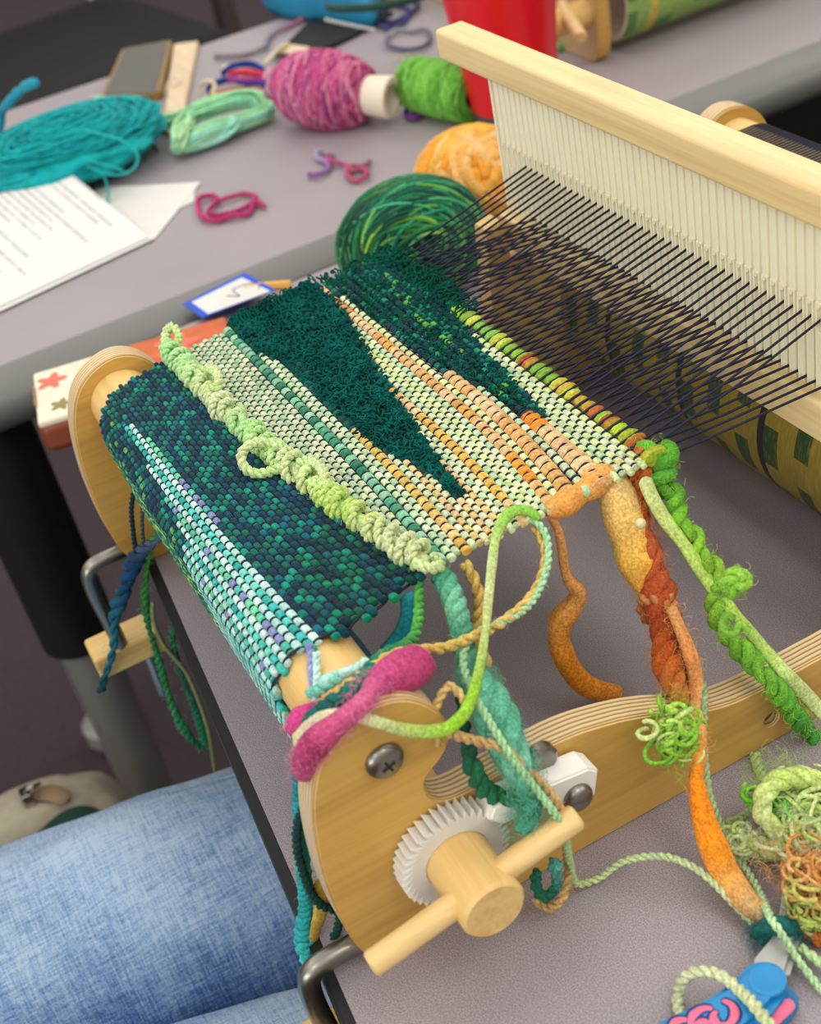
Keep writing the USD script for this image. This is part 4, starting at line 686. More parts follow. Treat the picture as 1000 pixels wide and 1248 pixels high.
# name badge and pencil on the grey edge
tg = [at(*p, 2, z) for p, z in (((223, 371), .0035), ((298, 333), .0035), ((336, 354), .016), ((246, 388), .006))]
t0 = np.array(tg); tc = t0.mean(0)
bt = thing('name_badge', 'curled white sticker with a blue border lying across the table seam', 'badge', (tc[0], tc[1], .001))
def sheet(c4, n=14, th=.0005, warp=.0, uv=None):
    A, B, C_, D = [np.asarray(q, float) for q in c4]; a, b = np.meshgrid(np.linspace(0, 1, n), np.linspace(0, 1, n), indexing='ij'); a, b = a[..., None], b[..., None]
    P = (A * (1 - a) + B * a) * (1 - b) + (D * (1 - a) + C_ * a) * b; P = P + np.concatenate([0 * a, 0 * a, warp * (np.sin(a * 5.5 + b * 2) * .5 + .5) * b], -1)
    V = np.vstack([(P + [0, 0, th]).reshape(-1, 3), P.reshape(-1, 3)]); i, j = np.meshgrid(np.arange(n - 1), np.arange(n - 1), indexing='ij'); q = np.stack([i * n + j, (i + 1) * n + j, (i + 1) * n + j + 1, i * n + j + 1], -1).reshape(-1, 4)
    if np.cross(B - A, D - A)[2] < 0: q = q[:, ::-1]
    rim = np.r_[np.arange(n) * n, (n - 1) * n + np.arange(1, n), np.arange(n - 2, -1, -1) * n + n - 1, np.arange(n - 2, 0, -1)]; r2 = np.roll(rim, -1)
    F = np.vstack([q, q[:, ::-1] + n * n, np.c_[rim, r2, r2 + n * n, rim + n * n]]); F = np.vstack([F[:, [0, 1, 2]], F[:, [0, 2, 3]]])
    if uv is None: return V, F
    cc_ = np.concatenate([a, b, 0 * a], -1).reshape(-1, 3); return V, F, np.vstack([cc_, cc_])
obj('card', sheet(tg, 14, .0006), 'blue_ink', bt, label='blue border')
lp_ = lambda a, b: (t0[0] * (1 - a) + t0[1] * a) * (1 - b) + (t0[3] * (1 - a) + t0[2] * a) * b
obj('label_face', sheet([lp_(.10, .13) + [0, 0, .0005], lp_(.90, .13) + [0, 0, .0005], lp_(.93, 1.0) + [0, 0, .0007], lp_(.10, .97) + [0, 0, .0007]], 10, .0003), 'paper_card', bt, label='white face')
sc = [lp_(.5 + .09 * k + .03 * math.sin(k * 2.3), .55 + .22 * math.sin(k * 1.9)) + [0, 0, .0011] for k in range(5)]
obj('handwriting', tube(spline(np.array(sc), .0006), .00035, 5), 'ink_dark', bt)
pa, pb = at(299, 351, 2, .010), at(356, 347, 2, .006)
pn = thing('pencil_stub', 'short yellow-orange pencil end resting on the white badge', 'pencil', (pb[0], pb[1], .004)); d_ = pb - pa; Lp = np.linalg.norm(d_)
obj('shaft', lathe_dir([(0, .0006), (Lp * .3, .0032), (Lp - .001, .0032), (Lp, 0)], pa, d_, 6), 'pencil_yellow', pn); obj('tip', lathe_dir([(-.0012, 0), (Lp * .05, .0009), (Lp * .05, 0)], pa, d_, 8), 'ink_dark', pn)

# folding snips: blue moulded handles with pink scrolls, pale steel blades
SN = thing('thread_snips', 'bright blue folding scissors with pink scroll pattern lying at the front right', 'scissors', tuple(at(900, 1215, 2, 0)))
def px_poly(px, z): return np.array([at(u, v, 2, z)[:2] for u, v in px])
def smooth_poly(P, n=80):
    P = np.vstack([P, P[:1]]); t = np.r_[0, np.cumsum(np.hypot(*np.diff(P, axis=0).T))]
    return np.stack([CubicSpline(t, P[:, k], bc_type='periodic')(np.linspace(0, t[-1], n + 1)[:-1]) for k in (0, 1)], 1)
hand = [(700, 1300), (760, 1270), (802, 1246), (848, 1224), (880, 1205), (902, 1186), (916, 1174), (934, 1172), (950, 1181), (958, 1196), (955, 1212), (944, 1229), (925, 1248), (890, 1280), (840, 1320), (760, 1350)]
hand2 = [(800, 1310), (880, 1262), (930, 1220), (952, 1197), (964, 1206), (973, 1218), (968, 1232), (950, 1252), (920, 1290), (860, 1340)]
obj('handle', slab(smooth_poly(px_poly(hand2, .006)), .0012, .0085, .002, axis=2), 'snip_blue_dark', SN, label='lower handle'); hp_ = px_poly(hand, .013)
hs_ = slab(smooth_poly(hp_), .0045, .0150, .0025, axis=2); hd = obj('handle', hs_, 'snip_blue', SN, label='blue upper handle')
cpv = at(934, 1192, 2, .0155); obj('boss', lathe([(-.0012, .0062), (.0001, .0061), (.0004, .0052), (.0002, .0044), (.0001, 0)], (cpv[0], cpv[1], .0150), 2, 30), 'snip_blue', hd)
for pts in ([(842, 1252), (844, 1238), (854, 1230), (866, 1229)], [(846, 1250), (858, 1246), (868, 1252)], [(881, 1220), (892, 1226), (895, 1238), (886, 1250), (874, 1256)], [(872, 1233), (869, 1242), (875, 1249), (884, 1248)], [(816, 1252), (826, 1244), (836, 1243)]):
    sp_ = spline(tr(*[(u, v, 'z.0150') for u, v in pts]), .0008); obj('scroll_line', tube(sp_, np.interp(np.linspace(0, 1, len(sp_)), [0, .4, 1], [.0015, .0024, .0016]), 8, squash=.3), 'snip_line', hd, label='dark outline of the scroll')
    obj('scroll', tube(spline(tr(*[(u, v, 'z.0152') for u, v in pts]), .0008), np.interp(np.linspace(0, 1, len(spline(tr(*[(u, v, 'z.0152') for u, v in pts]), .0008))), [0, .4, 1], [.0009, .0018, .0010]), 8, squash=.35), 'snip_pink', hd, label='pink scroll')
obj('scroll', tube(spline(tr((938, 1250, 'z.0088'), (950, 1236), (960, 1226), (962, 1222)), .0008), .0020, 8, squash=.4), 'snip_pink', SN, label='pink scroll')
obj('blade', slab(px_poly([(917, 1185), (919, 1168), (934, 1150), (946, 1134), (950, 1110), (953, 1085), (962, 1068), (970, 1062), (966, 1092), (962, 1120), (968, 1140), (952, 1190)], .008), .0066, .0080, .0002, axis=2), 'blade_steel', SN)
obj('blade', slab(px_poly([(950, 1190), (960, 1160), (968, 1135), (972, 1110), (974, 1080), (978, 1050), (986, 1086), (982, 1110), (976, 1140), (962, 1188)], .006), .0046, .0060, .0002, axis=2), 'blade_steel', SN)
strand('loop_yarn', 'cream-green yarn arching over the blue scissor handle', Y, tr((829, 1240, 'z.004'), (826, 1210, 'z.004'), (834, 1192), (852, 1184), (876, 1188), (896, 1203, 'z.015'), (918, 1224, 'z.019'), (938, 1250, 'z.019')), .0021, ['#cdd6a8', '#d6dcb0', '#c9d49c'], 2, .007)
strand('orange_scrap', 'scrap of orange yarn at the right edge beside the scissor blades', Y, tr((984, 1133, 'z.004'), (996, 1142), (1010, 1148, 'z.004')), .0030, ['#e88a2c', '#e07a1c'], 2, .008)
strand('pale_strand', 'pale lime strand leaving the picture below the orange scrap', Y, tr((975, 1155, 'z.006'), (990, 1166), (1010, 1182, 'z.004')), .0018, ['#b9d89a', '#c4dca4'], 2, .007)
strand('teal_fluff', 'tuft of dark teal mohair caught under the scissor blades', Y, tr((925, 1142, 'z.005'), (935, 1130, 'z.009'), (955, 1128), (972, 1138, 'z.006')), .0034, ['#14605a', '#2a8078', '#1a5a50'], 3, .02, 160, .010, 'fibre_teal')
# heap of curly chartreuse mohair at the right edge
def curls2(c, R, n, r, stops, seed, sq=(1, 1, 1)): return curls(c, R, int(n * 2.6), r * .52, stops, seed, sq)
H0 = at(968, 1010, 2, .012)
hb = thing('curly_yarn_heap', 'heap of chartreuse curly mohair with orange curls at the right picture edge', 'yarn', (H0[0], H0[1], 0))
CH = ['#c2d47c', '#b4cc68', '#cfdc94', '#a9c85a', '#d2d8a0']
obj('curl', yarn(tr((1004, 952, 'z.022'), (975, 948), (946, 952), (930, 972), (930, 995), (946, 1010), (958, 1022), (948, 1036, 'z.008'), (920, 1032), (905, 1024, 'z.008')), [.0030, .0038, .0040, .0036, .0034, .0036, .0040, .0040], CH, 3, .02, 4, .25), 'yarn', hb)
obj('curl', curls2(at(909, 1027, 2, .008), .0068, 14, .0015, CH, 11, (1, 1, .7)), 'yarn', hb)
obj('curl', curls2(at(980, 975, 2, .014), .013, 22, .0016, CH + ['#7fc83a'], 12, (1, 1, .6)), 'yarn', hb); obj('curl', curls2(at(943, 976, 2, .014), .007, 12, .0016, ['#6fc22c', '#8cd040', '#a0d858'], 13), 'yarn', hb, label='bright green curls')
obj('curl', curls2(at(990, 1018, 2, .013), .0115, 24, .0016, CH + ['#d8dcb4'], 14, (1, 1, .7)), 'yarn', hb); obj('curl', curls2(at(998, 1072, 2, .013), .0125, 24, .0016, ['#d09048', '#c98a4c', '#c2b860', '#dca868'], 15, (1, 1, .7)), 'yarn', hb, label='tan and orange curls')
obj('curl', curls2(at(990, 1105, 2, .010), .008, 16, .0014, ['#b9c86a', '#a9b85a', '#c4a85c'], 16), 'yarn', hb)
for k, (u, v, m_) in enumerate(((970, 975, 'fibre_lime'), (985, 1025, 'fibre_pale'), (985, 1070, 'fibre_orange'), (909, 1027, 'fibre_pale'))):
    q = at(u, v, 2, .012); curves('fuzz_fibres', fuzz(np.array([q - [.012, 0, 0], q, q + [.012, .004, 0]]) if k < 3 else np.array([q - [.003, 0, 0], q, q + [.003, 0, 0]]), .013 if k < 3 else .006, 260 if k < 3 else 90, .012 if k < 3 else .006, k), .00009, m_, hb)
# bone-coloured snippets etc. end of near table

# ------------------------------------------------------------------ the weaver's lap
from manifold3d import Manifold, Mesh
def bones(segs, refine=.012, it=14):
    """one continuous body: tapered bones (hull of the spheres at their ends), joined and smoothed"""
    sph = lambda p, r: Manifold.sphere(r, 28).translate(tuple(p)); m = None
    for (p, r), (q, w) in segs:
        h = Manifold.batch_hull([sph(p, r), sph(q, w)]); m = h if m is None else m + h
    mm = m.refine_to_length(refine).to_mesh(); t_ = trimesh.Trimesh(mm.vert_properties[:, :3], mm.tri_verts, process=True)
    trimesh.smoothing.filter_taubin(t_, .5, .52, iterations=it); return t_
HL, HR, KL, KR = (.005, -.40, -.214), (.150, -.40, -.214), (.078, .030, -.192), (.238, .030, -.196)
AL, AR = (.075, .060, -.640), (.245, .070, -.640)
body = bones([((HL, .100), (KL, .072)), ((HR, .100), (KR, .072)), ((HL, .104), (HR, .104)), (((.077, -.47, -.17), .125), ((.077, -.49, -.02), .130)), ((HL, .1), ((.077, -.47, -.15), .12)), ((HR, .1), ((.077, -.47, -.15), .12)),
              ((KL, .070), ((.076, .045, -.45), .058)), (((.076, .045, -.45), .058), (AL, .046)), ((KR, .070), ((.242, .05, -.45), .058)), (((.242, .05, -.45), .058), (AR, .046)),
              ((AL, .044), ((.075, .05, -.70), .036)), (((.075, .05, -.70), .036), ((.075, .19, -.712), .027)), ((AR, .044), ((.245, .06, -.70), .036)), (((.245, .06, -.70), .036), ((.245, .20, -.712), .027))])
bv = np.array(body.vertices); bn = np.array(body.vertex_normals)
fold = meshkit.fbm(bv * [26, 9, 26], 3, 4) - .5; crease = meshkit.noise(bv * [14, 30, 18] + 5, 6) - .5
body.vertices = bv + bn * (fold * .010 + crease * .006)[:, None]
body.vertices = np.c_[body.vertices[:, :2], np.maximum(body.vertices[:, 2], -.7398)]
PR = thing('person', 'seated person in faded blue jeans, thighs tucked under the table edge', 'person', (.08, -.2, -.74))
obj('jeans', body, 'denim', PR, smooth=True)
side = lambda c, K: np.array([np.array(c) * (1 - t) + np.array(K) * t for t in np.linspace(.05, .95, 20)])
# linen bag standing by the chair, with a zip pull, a leather tab and a dark green strap
bg = trimesh.creation.icosphere(5, 1.0); v = np.array(bg.vertices); v = np.sign(v) * np.abs(v) ** .45; v /= np.abs(v).max(0); v = v * [.055, .13, .255]
v[:, 0] *= 1 - .35 * np.clip(v[:, 2] / .255, 0, 1); v += (meshkit.fbm(v * 14, 3, 2)[:, None] - .5) * bg.vertex_normals * .035
BG = thing('linen_bag', 'beige ribbed linen bag with a small zip pull beside the jeans', 'bag', (-.205, -.190, -.74)); bo = np.array([-.205, -.190, -.548])
obj('body', (v + bo, np.array(bg.faces)), 'linen', BG, smooth=True)
zt = at(36, 978, 2, -.290)
obj('zip_pull', cat([rbox(zt + [-.006, -.004, -.004], zt + [.006, .004, .012], .0015), tube(spline(zt + np.array([[0, 0, .010], [.004, .006, .016], [0, .012, .012], [-.004, .006, .008]]), .001), .0014, 8)]), 'chrome', BG)
obj('leather_tab', tube(spline(tr((40, 970, 'z-.290'), (60, 966), (78, 972, 'z-.290')), .002), .007, 10, squash=.3), 'leather_tan', BG)
obj('strap', tube(spline(tr((52, 1030, 'z-.290'), (72, 1012, 'z-.285'), (98, 1000), (118, 1010), (126, 1020, 'z-.290')), .003), .012, 10, squash=.5), 'dark_green_cloth', BG, label='dark green strap')
obj('teal_corner', tube(spline(tr((-30, 1080, 'z-.30'), (-5, 1060), (8, 1048, 'z-.30')), .003), .010, 10), 'teal_cloth', BG, label='teal cloth corner')

# ------------------------------------------------------------------ on the far table
def on(u, v, z=0.0): return at(u, v, 2, z)
A_, B_, C_ = on(5, 195), on(183, 293), on(0, 413); ex = (B_ - A_) / np.linalg.norm(B_ - A_); dn = C_ - B_; dn -= ex * (dn @ ex); dn /= np.linalg.norm(dn)
p0 = B_ - ex * .216
for k, (dz, dx, rot) in enumerate(((.0016, .004, .012), (.0026, 0, 0))):
    e2 = rotz(rot) @ ex; d2 = rotz(rot) @ dn; q = p0 + e2 * dx + [0, 0, dz]
    tl = np.array([0, 0, .040 if k else .0012]); m = sheet([q + tl, q + e2 * .216, q + e2 * .216 + d2 * .279, q + d2 * .279 + tl * .5], 12, .0004, .0, uv=1)
    obj('typed_page', m, 'typed_sheet', label=('white typed page, the lower one of the pair by the teal skein', 'white typed page on top of the pair, its printed lines facing up')[k], cat_='paper')
q = [on(118, 230, .0006), on(245, 222, .0010), on(187, 293, .0006), on(92, 262, .0006)]
obj('folded_sheet', cat([sheet(q, 14, .0004, .0), sheet([on(126, 227, .0002), on(238, 226, .0006), on(236, 246, .0006), on(150, 285, .0002)], 10, .0003, .0)]), 'paper_card', label='blank folded white sheet sticking out beside the typed pages', cat_='paper')
# teal mohair skein
TS = thing('mohair_skein', 'large loose teal mohair skein at the left picture edge', 'yarn', tuple(on(85, 200)))
tcn = on(92, 214, .0); bm = trimesh.creation.icosphere(5, 1.0); v = np.array(bm.vertices); r_ = 1 + .35 * (meshkit.fbm(v * 2.2, 3, 5) - .5); v = v * r_[:, None] * [.092, .066, .023]
TA = math.atan2(*( (on(170, 190) - on(20, 240))[[1, 0]])); v = v @ rotz(TA + .2).T; v += [tcn[0], tcn[1], .0235]; v[:, 2] = np.maximum(v[:, 2], .001)
ns = meshkit.fbm(v * 220, 2, 8); hue = np.where((meshkit.fbm(v * 40, 3, 1) > .56)[:, None], S('#058a90'), S('#08a2a4')); cv = hue * (.7 + .6 * ns)[:, None]
obj('mass', (v + bm.vertex_normals * ((ns - .5) * .006)[:, None], np.array(bm.faces), cv), 'yarn', TS)
g = np.random.default_rng(4); lines = []
for k in range(150):
    a0 = g.uniform(0, 6.28); t = np.linspace(0, g.uniform(1.5, 5), 22); R_ = np.array([.085, .060]) * g.uniform(.25, 1.0); aa = g.uniform(-.9, .9); x0_, y0_ = R_[0] * np.cos(t + a0), R_[1] * g.uniform(.6, 1.1) * np.sin(t + a0); x = x0_ * math.cos(aa) - y0_ * math.sin(aa) + g.normal() * .010; y = x0_ * math.sin(aa) * .7 + y0_ * math.cos(aa) + g.normal() * .008
    z = .0235 + .0235 * np.sqrt(np.clip(1 - (x / .096) ** 2 - (y / .069) ** 2, 0, 1)) + g.uniform(-.002, .003); p2 = np.c_[x, y] @ rotz(TA + .2)[:2, :2].T; lines.append(np.c_[p2 + tcn[:2], np.maximum(z, .003)])
obj('strand', cat([tube(l, .0009, 5, grad(['#08a8aa', '#069a9e', '#0cb2b0'], 22, .2, k)) for k, l in enumerate(lines)]), 'yarn', TS, label='loose teal strands')
for pts in (((105, 160), (150, 172), (168, 190), (160, 208), (130, 212), (105, 200)), ((105, 205), (128, 218), (132, 240), (118, 256), (100, 256)), ((60, 200), (95, 195), (125, 200), (150, 208)), ((80, 230), (85, 215), (90, 232), (84, 252))):
    obj('loop', yarn(tr(*[(u, v, 'z%.3f' % max(.004, .05 - .0006 * max(0, v - 165))) for u, v in pts]), .0011, ['#22b4b0', '#16a4a2'], 1), 'yarn', TS)
obj('loop', yarn(tr((-4, 172, 'z.035'), (2, 146, 'z.05'), (10, 126, 'z.075'), (24, 111), (43, 101, 'z.10')), .0036, ['#1a86a2', '#1a90a8', '#2292a6'], 1), 'yarn', TS, label='upright blue-teal yarn end')
obj('needle_tip', tube(spline(tr((176, 150, 'z.02'), (184, 165), (190, 182), (193, 184, 'z.003')), .002), .0016, 8), 'chrome', TS, label='bent metal needle tip')
# phone and flat stick
ph_ = [on(149, 62, .006), on(211, 51, .006), on(196, 117, .006), on(122, 122, .006)]; pc = np.mean(ph_, 0)
PH = thing('phone', 'dark phone with gold metal edges lying near the back table edge', 'phone', (pc[0], pc[1], 0))
P2 = np.array(ph_)[:, :2]; rr_ = Polygon(P2).buffer(-.008).buffer(.008, join_style=1)
obj('case', slab(list(rr_.exterior.coords), .0006, .0085, .001, axis=2), 'gold_metal', PH); obj('screen', slab(list(rr_.buffer(-.0045).exterior.coords), .0083, .0090, .0002, axis=2), 'phone_glass', PH)
ST = [on(212, 56, .003), on(242, 52, .003), on(222, 150, .003), on(215, 164, .003), on(204, 163, .003), on(200, 150, .003)]
rs_ = Polygon(np.array(ST)[:, :2]).buffer(-.003).buffer(.003, join_style=1)
stk = thing('shed_stick', 'flat pale wooden stick with a rounded end beside the phone', 'stick', (ST[2][0], ST[2][1], 0)); obj('blade', slab(list(rs_.exterior.coords), .0004, .0052, .001, axis=2), 'ruler_wood', stk)
obj('thread', yarn(tr((204, 116, 'z.007'), (207, 98, 'z.008'), (214, 92), (219, 94), (216, 101), (208, 104, 'z.008')), .0011, ['#e6dcc0', '#efe6cc'], 2, .006), 'yarn', stk, label='cream thread lying on the stick')
def hank(P, n, R, r, stops, seed, flat=.6):
    """a bundle of strands that follow one path"""
    g = np.random.default_rng(seed); P = spline(P, .004); T, A, B = frames(P); ms = []; L = np.linspace(0, 1, len(P)); Rr = np.interp(L, np.linspace(0, 1, len(np.atleast_1d(R))), np.atleast_1d(R))
    for k in range(n):
        a, q = g.uniform(0, 6.28), math.sqrt(g.uniform(.05, 1)); ph = a + 1.6 * (meshkit.noise(np.c_[L * 3 + k * 9, L * 0, L * 0], seed) - .5); off = Rr * q
        Q = P + off[:, None] * (np.cos(ph)[:, None] * np.c_[T[:, 1], -T[:, 0], 0 * L]) + np.c_[0 * L, 0 * L, off * flat * np.sin(ph)]
        Q[:, 2] = np.maximum(Q[:, 2], r + .0006); ms.append(tube(Q, r * g.uniform(.8, 1.2), 5, grad([stops[g.integers(len(stops))] for _ in range(4)], len(P), .15, k)))
    return cat(ms)
MI = ['#8fdcb0', '#a6e6bc', '#7fd0b0', '#b4e8b0', '#9ae0c8', '#8fd49a']
mk = thing('mint_skein', 'mint green twisted skein of fine yarn lying over the pale stick', 'yarn', tuple(on(215, 145)))
obj('hank', hank(tr((118, 123, 'z.012'), (140, 128), (165, 132, 'z.014'), (190, 146), (215, 146), (245, 134, 'z.018'), (285, 122), (316, 122, 'z.016'), (324, 134), (300, 146), (265, 156), (235, 168, 'z.014'), (218, 180), (216, 168, 'z.014')), 60, [.007, .010, .010, .008, .009, .012, .013, .012, .010, .010, .012, .010, .006], .0012, MI, 3), 'yarn', mk)
obj('hank', hank(tr((216, 176, 'z.016'), (220, 160, 'z.022'), (226, 146), (232, 140, 'z.014')), 22, .009, .0012, ['#b9ecb0', '#a6e6bc', '#c4efb8'], 6), 'yarn', mk, label='lighter wrapping turns')
obj('hank', hank(tr((222, 178, 'z.010'), (245, 172), (268, 164), (285, 148, 'z.014')), 26, .009, .0012, ['#9fe8d8', '#b4f0e0', '#8fdcb0'], 7), 'yarn', mk, label='aqua strands')
rk = thing('striped_skein', 'small red, blue and cream skein between the stick and the pink cone', 'yarn', tuple(on(285, 97)))
for P, st, n_, R_, sd in ((((252, 110, 'z.006'), (262, 102), (282, 97), (305, 102), (322, 104, 'z.008')), ['#2a3f98', '#31479c', '#3a4fa8'], 12, .004, 1), (((278, 92, 'z.014'), (298, 88, 'z.016'), (322, 92, 'z.010')), ['#d8384a', '#e04a58', '#cf3040'], 12, .0045, 2), (((270, 90, 'z.010'), (285, 80), (306, 78), (320, 86, 'z.008')), ['#2a3f98', '#24347e'], 12, .004, 3), (((278, 98, 'z.014'), (300, 97), (324, 98, 'z.010')), ['#a63a86', '#8c3a8c', '#c04a90'], 10, .003, 4), (((255, 118, 'z.005'), (270, 113), (292, 110), (320, 108, 'z.006')), ['#d04038', '#d8d0b0'], 10, .003, 5),
                          (((247, 116, 'z.005'), (244, 104), (254, 98), (262, 103), (258, 112), (270, 116), (290, 112, 'z.006')), ['#e6d9b8', '#d8c898'], 6, .002, 6), (((272, 88, 'z.006'), (276, 80), (284, 84), (292, 78, 'z.006')), ['#e6d9b8'], 5, .002, 7)):
    obj('hank', hank(tr(*P), n_, R_, .0011, st, sd), 'yarn', rk)
strand('cream_threads', 'cream warp ends sticking out between the striped skein and the black cloth', Y, tr((322, 78, 'z.012'), (332, 68), (340, 60), (352, 54, 'z.008')), .0022, ['#e2d6b4', '#d8c89c'], 3, .02)
# pink cone of yarn
ca, cb = at(338, 103, 2, .0335), at(478, 119, 2, .0225); cd = cb - ca; CLn = np.linalg.norm(cd)
PC = thing('yarn_cone', 'cone of space-dyed pink and magenta yarn lying on its side', 'yarn', ((ca[0] + cb[0]) / 2, (ca[1] + cb[1]) / 2, 0))
cpr = [(0, .010), (.06, .0190), (.16, .0262), (.34, .0310), (.50, .0312), (.66, .0270), (.78, .0205), (.80, .016)]
obj('tube', lathe_dir([(CLn * .02, .0105), (CLn * .02, .0125), (CLn * .7, .0150), (CLn * .985, .0172), (CLn, .0165), (CLn, .0120), (CLn * .5, .0100)], ca, cd), 'cardboard', PC, label='cream cardboard cone end')
obj('body', lathe_dir([(CLn * a, r * .97) for a, r in cpr], ca, cd, 48), 'core_pink', PC)
cu = cd / CLn; e1 = np.cross(cu, [0, 0, 1]); e1 /= np.linalg.norm(e1); e2 = np.cross(cu, e1); ms = []; g = np.random.default_rng(3)
PK = ['#c84f86', '#d76a9a', '#b03a78', '#e090ae', '#a33a80', '#cf5f90', '#d9a0b0', '#9c3a74', '#d24a78']
for k in range(110):
    a0 = g.uniform(.05, .74); da = g.normal() * .10; t = np.linspace(0, 2 * np.pi * g.uniform(.6, 1.2), 26); a = np.clip(a0 + da * np.sin(t + g.uniform(0, 6)), .03, .79); R_ = np.interp(a, [c[0] for c in cpr], [c[1] for c in cpr]) + g.uniform(0, .0012); ph = t + g.uniform(0, 6.28)
    ms.append(tube(ca + cu * (a * CLn)[:, None] + R_[:, None] * (np.cos(ph)[:, None] * e1 + np.sin(ph)[:, None] * e2), .0011, 5, grad([PK[g.integers(9)] for _ in range(4)], 26, .2, k), cap=False))
obj('winding', cat(ms), 'yarn', PC)
obj('loop', cat([yarn(ca + cu * .004 * k + .012 * (np.cos(np.linspace(0, 5.5, 14) + k)[:, None] * e1 + np.sin(np.linspace(0, 5.5, 14) + k)[:, None] * e2) - cu * .006, .0018, ['#d58aa8', '#b86a94', '#e4b4c4'], 2, .008, k) for k in range(4)]), 'yarn', PC)
# green spool
ga, gb = at(500, 100, 2, .0225), at(578, 118, 2, .0225); gd = gb - ga; GLn = np.linalg.norm(gd); gu = gd / GLn
GS = thing('green_spool', 'spool of bright leaf green thread left of the red tumbler', 'yarn', ((ga[0] + gb[0]) / 2, (ga[1] + gb[1]) / 2, 0))
gpr = [(-.06, .008), (-.04, .0165), (.05, .0205), (.3, .0222), (.7, .0222), (.95, .0205), (1, .010)]
obj('body', lathe_dir([(GLn * a, r * .975) for a, r in gpr], ga, gd), 'core_lime', GS); e1 = np.cross(gu, [0, 0, 1]); e1 /= np.linalg.norm(e1); e2 = np.cross(gu, e1); ms = []
for k in range(90):
    a0 = g.uniform(0, .95); da = g.normal() * .12; t = np.linspace(0, 2 * np.pi, 26); a = np.clip(a0 + da * np.sin(t + g.uniform(0, 6)), -.04, .97); R_ = np.interp(a, [c[0] for c in gpr], [c[1] for c in gpr]) + .0003
    ms.append(tube(ga + gu * (a * GLn)[:, None] + R_[:, None] * (np.cos(t)[:, None] * e1 + np.sin(t)[:, None] * e2), .0007, 5, grad([['#6db83e', '#7fca4c', '#5fa836', '#8cd45c'][g.integers(4)] for _ in range(3)], 26, .15, k), cap=False))
obj('winding', cat(ms), 'yarn', GS); obj('thread_end', yarn(tr((500, 64, 'z.006'), (486, 69), (478, 71, 'z.004')), .0010, ['#9cc86a', '#c8d8a0'], 1), 'yarn', GS)
# red tumbler
tb = at(617, 150, 2, 0.0); tb = tb + np.array([-.005, .0125, 0])
TM = thing('tumbler', 'bright red insulated tumbler with a steel foot behind the reed', 'tumbler', (tb[0], tb[1], 0))
obj('cup', lathe([(.012, .0335), (.014, .0350), (.10, .0430), (.185, .0500), (.190, .0490), (.19, .046), (.03, .033), (.028, 0)], (tb[0], tb[1], 0), 2, 64), 'red_tumbler', TM)
obj('foot', lathe([(0, 0), (0, .0325), (.002, .0335), (.013, .0338), (.013, 0)], (tb[0], tb[1], .0005), 2, 64), 'cork_dark', TM, label='dark steel foot')
# the second loom on the far table
L2 = thing('rigid_heddle_loom', 'second plywood loom cut off by the top edge, with a green paper roll', 'loom', (-.58, .66, 0))
o2 = np.c_[-.385 - .3903 + outline[:, 0], outline[:, 1]]
obj('side_panel', slab(o2, .520, .533, .0008, axis=1), 'birch_ply', L2, smooth=30); obj('side_panel', slab(o2, .80, .8127, .0008, axis=1), 'birch_ply', L2, smooth=30)
for xx in (-.7753, -.4153): obj('beam', lathe(dowel(.0158, .267, .0005), (xx, .533, HB), 1), 'birch_y', L2)
rc2 = (-.4180, .0, .0445)
obj('roll_core', lathe([(0, .036), (0, .0395), (.25, .0395), (.25, .036), (.0, .036)], (rc2[0], .5465, rc2[2]), 1), 'cardboard', L2); paper_roll(L2, (0, rc2[0], rc2[2]), .0402, .546, .797, 'warp_paper_green', axis=1)
q0, q1 = at(684, 6, 1, .502), at(708, 46, 1, .488); obj('handle', lathe_dir(dowel(.0052, np.linalg.norm(q1 - q0), .001), q0, q1 - q0, 20), 'maple_handle', L2)
obj('beam_end', lathe(dowel(.0117, .045, .001), (-.4020, .478, .041), 1), 'birch_y', L2)
# pouch, black fringed cloth, scraps
PB = thing('zip_pouch', 'turquoise blue zip pouch at the top edge of the far table', 'bag', tuple(on(420, 20)))
pz = [on(335, 22), on(392, 30), on(458, 36), on(462, 22), on(474, -6), on(440, -40), on(360, -30)]
pp = smooth_poly(np.array(pz)[:, :2], 60); pcn = pp.mean(0); rings = []
for z, k in ((.001, .97), (.010, 1.02), (.028, 1.0), (.045, .88), (.055, .62), (.058, .25)): rings.append(np.c_[pcn + (pp - pcn) * k, np.full(60, z) + .006 * (meshkit.noise(np.c_[pp * 40, np.full(60, z * 30)], 3) - .5) * (z > .005)])
V = np.vstack(rings + [np.r_[pcn, .058][None], np.r_[pcn, .001][None]]); F = []
for k in range(5):
    a = np.arange(60); b = (a + 1) % 60; F += [np.c_[k * 60 + a, k * 60 + b, (k + 1) * 60 + b], np.c_[k * 60 + a, (k + 1) * 60 + b, (k + 1) * 60 + a]]
a = np.arange(60); b = (a + 1) % 60; F += [np.c_[300 + a, 300 + b, np.full(60, 360)], np.c_[b, a, np.full(60, 361)]]
obj('body', (V, np.vstack(F)), 'teal_bag', PB, smooth=True)
zl = tr((398, 26, 'z.022'), (425, 32), (455, 38, 'z.014')); zs = spline(zl, .004)
for q in zs: obj('zip_tooth', rbox(q + [-.0016, -.0012, 0], q + [.0016, .0012, .003], .0006, 1), 'zip_white', PB)
obj('piping', tube(spline(tr((400, 8, 'z.05'), (440, 10, 'z.06'), (490, 2, 'z.06'), (520, -8, 'z.05')), .004), .0035, 8), 'dark_green_cloth', PB)
BC = thing('black_cloth', 'flat black woven cloth with a pale fringe behind the pink cone', 'cloth', tuple(on(400, 45)))
bq = [on(352, 72, .002), on(336, 48, .002), on(384, 14, .002), (on(478, 26, .002))]; bq2 = [on(384, 70, .002), on(350, 46, .002), on(398, 10, .002), on(462, 38, .002)]
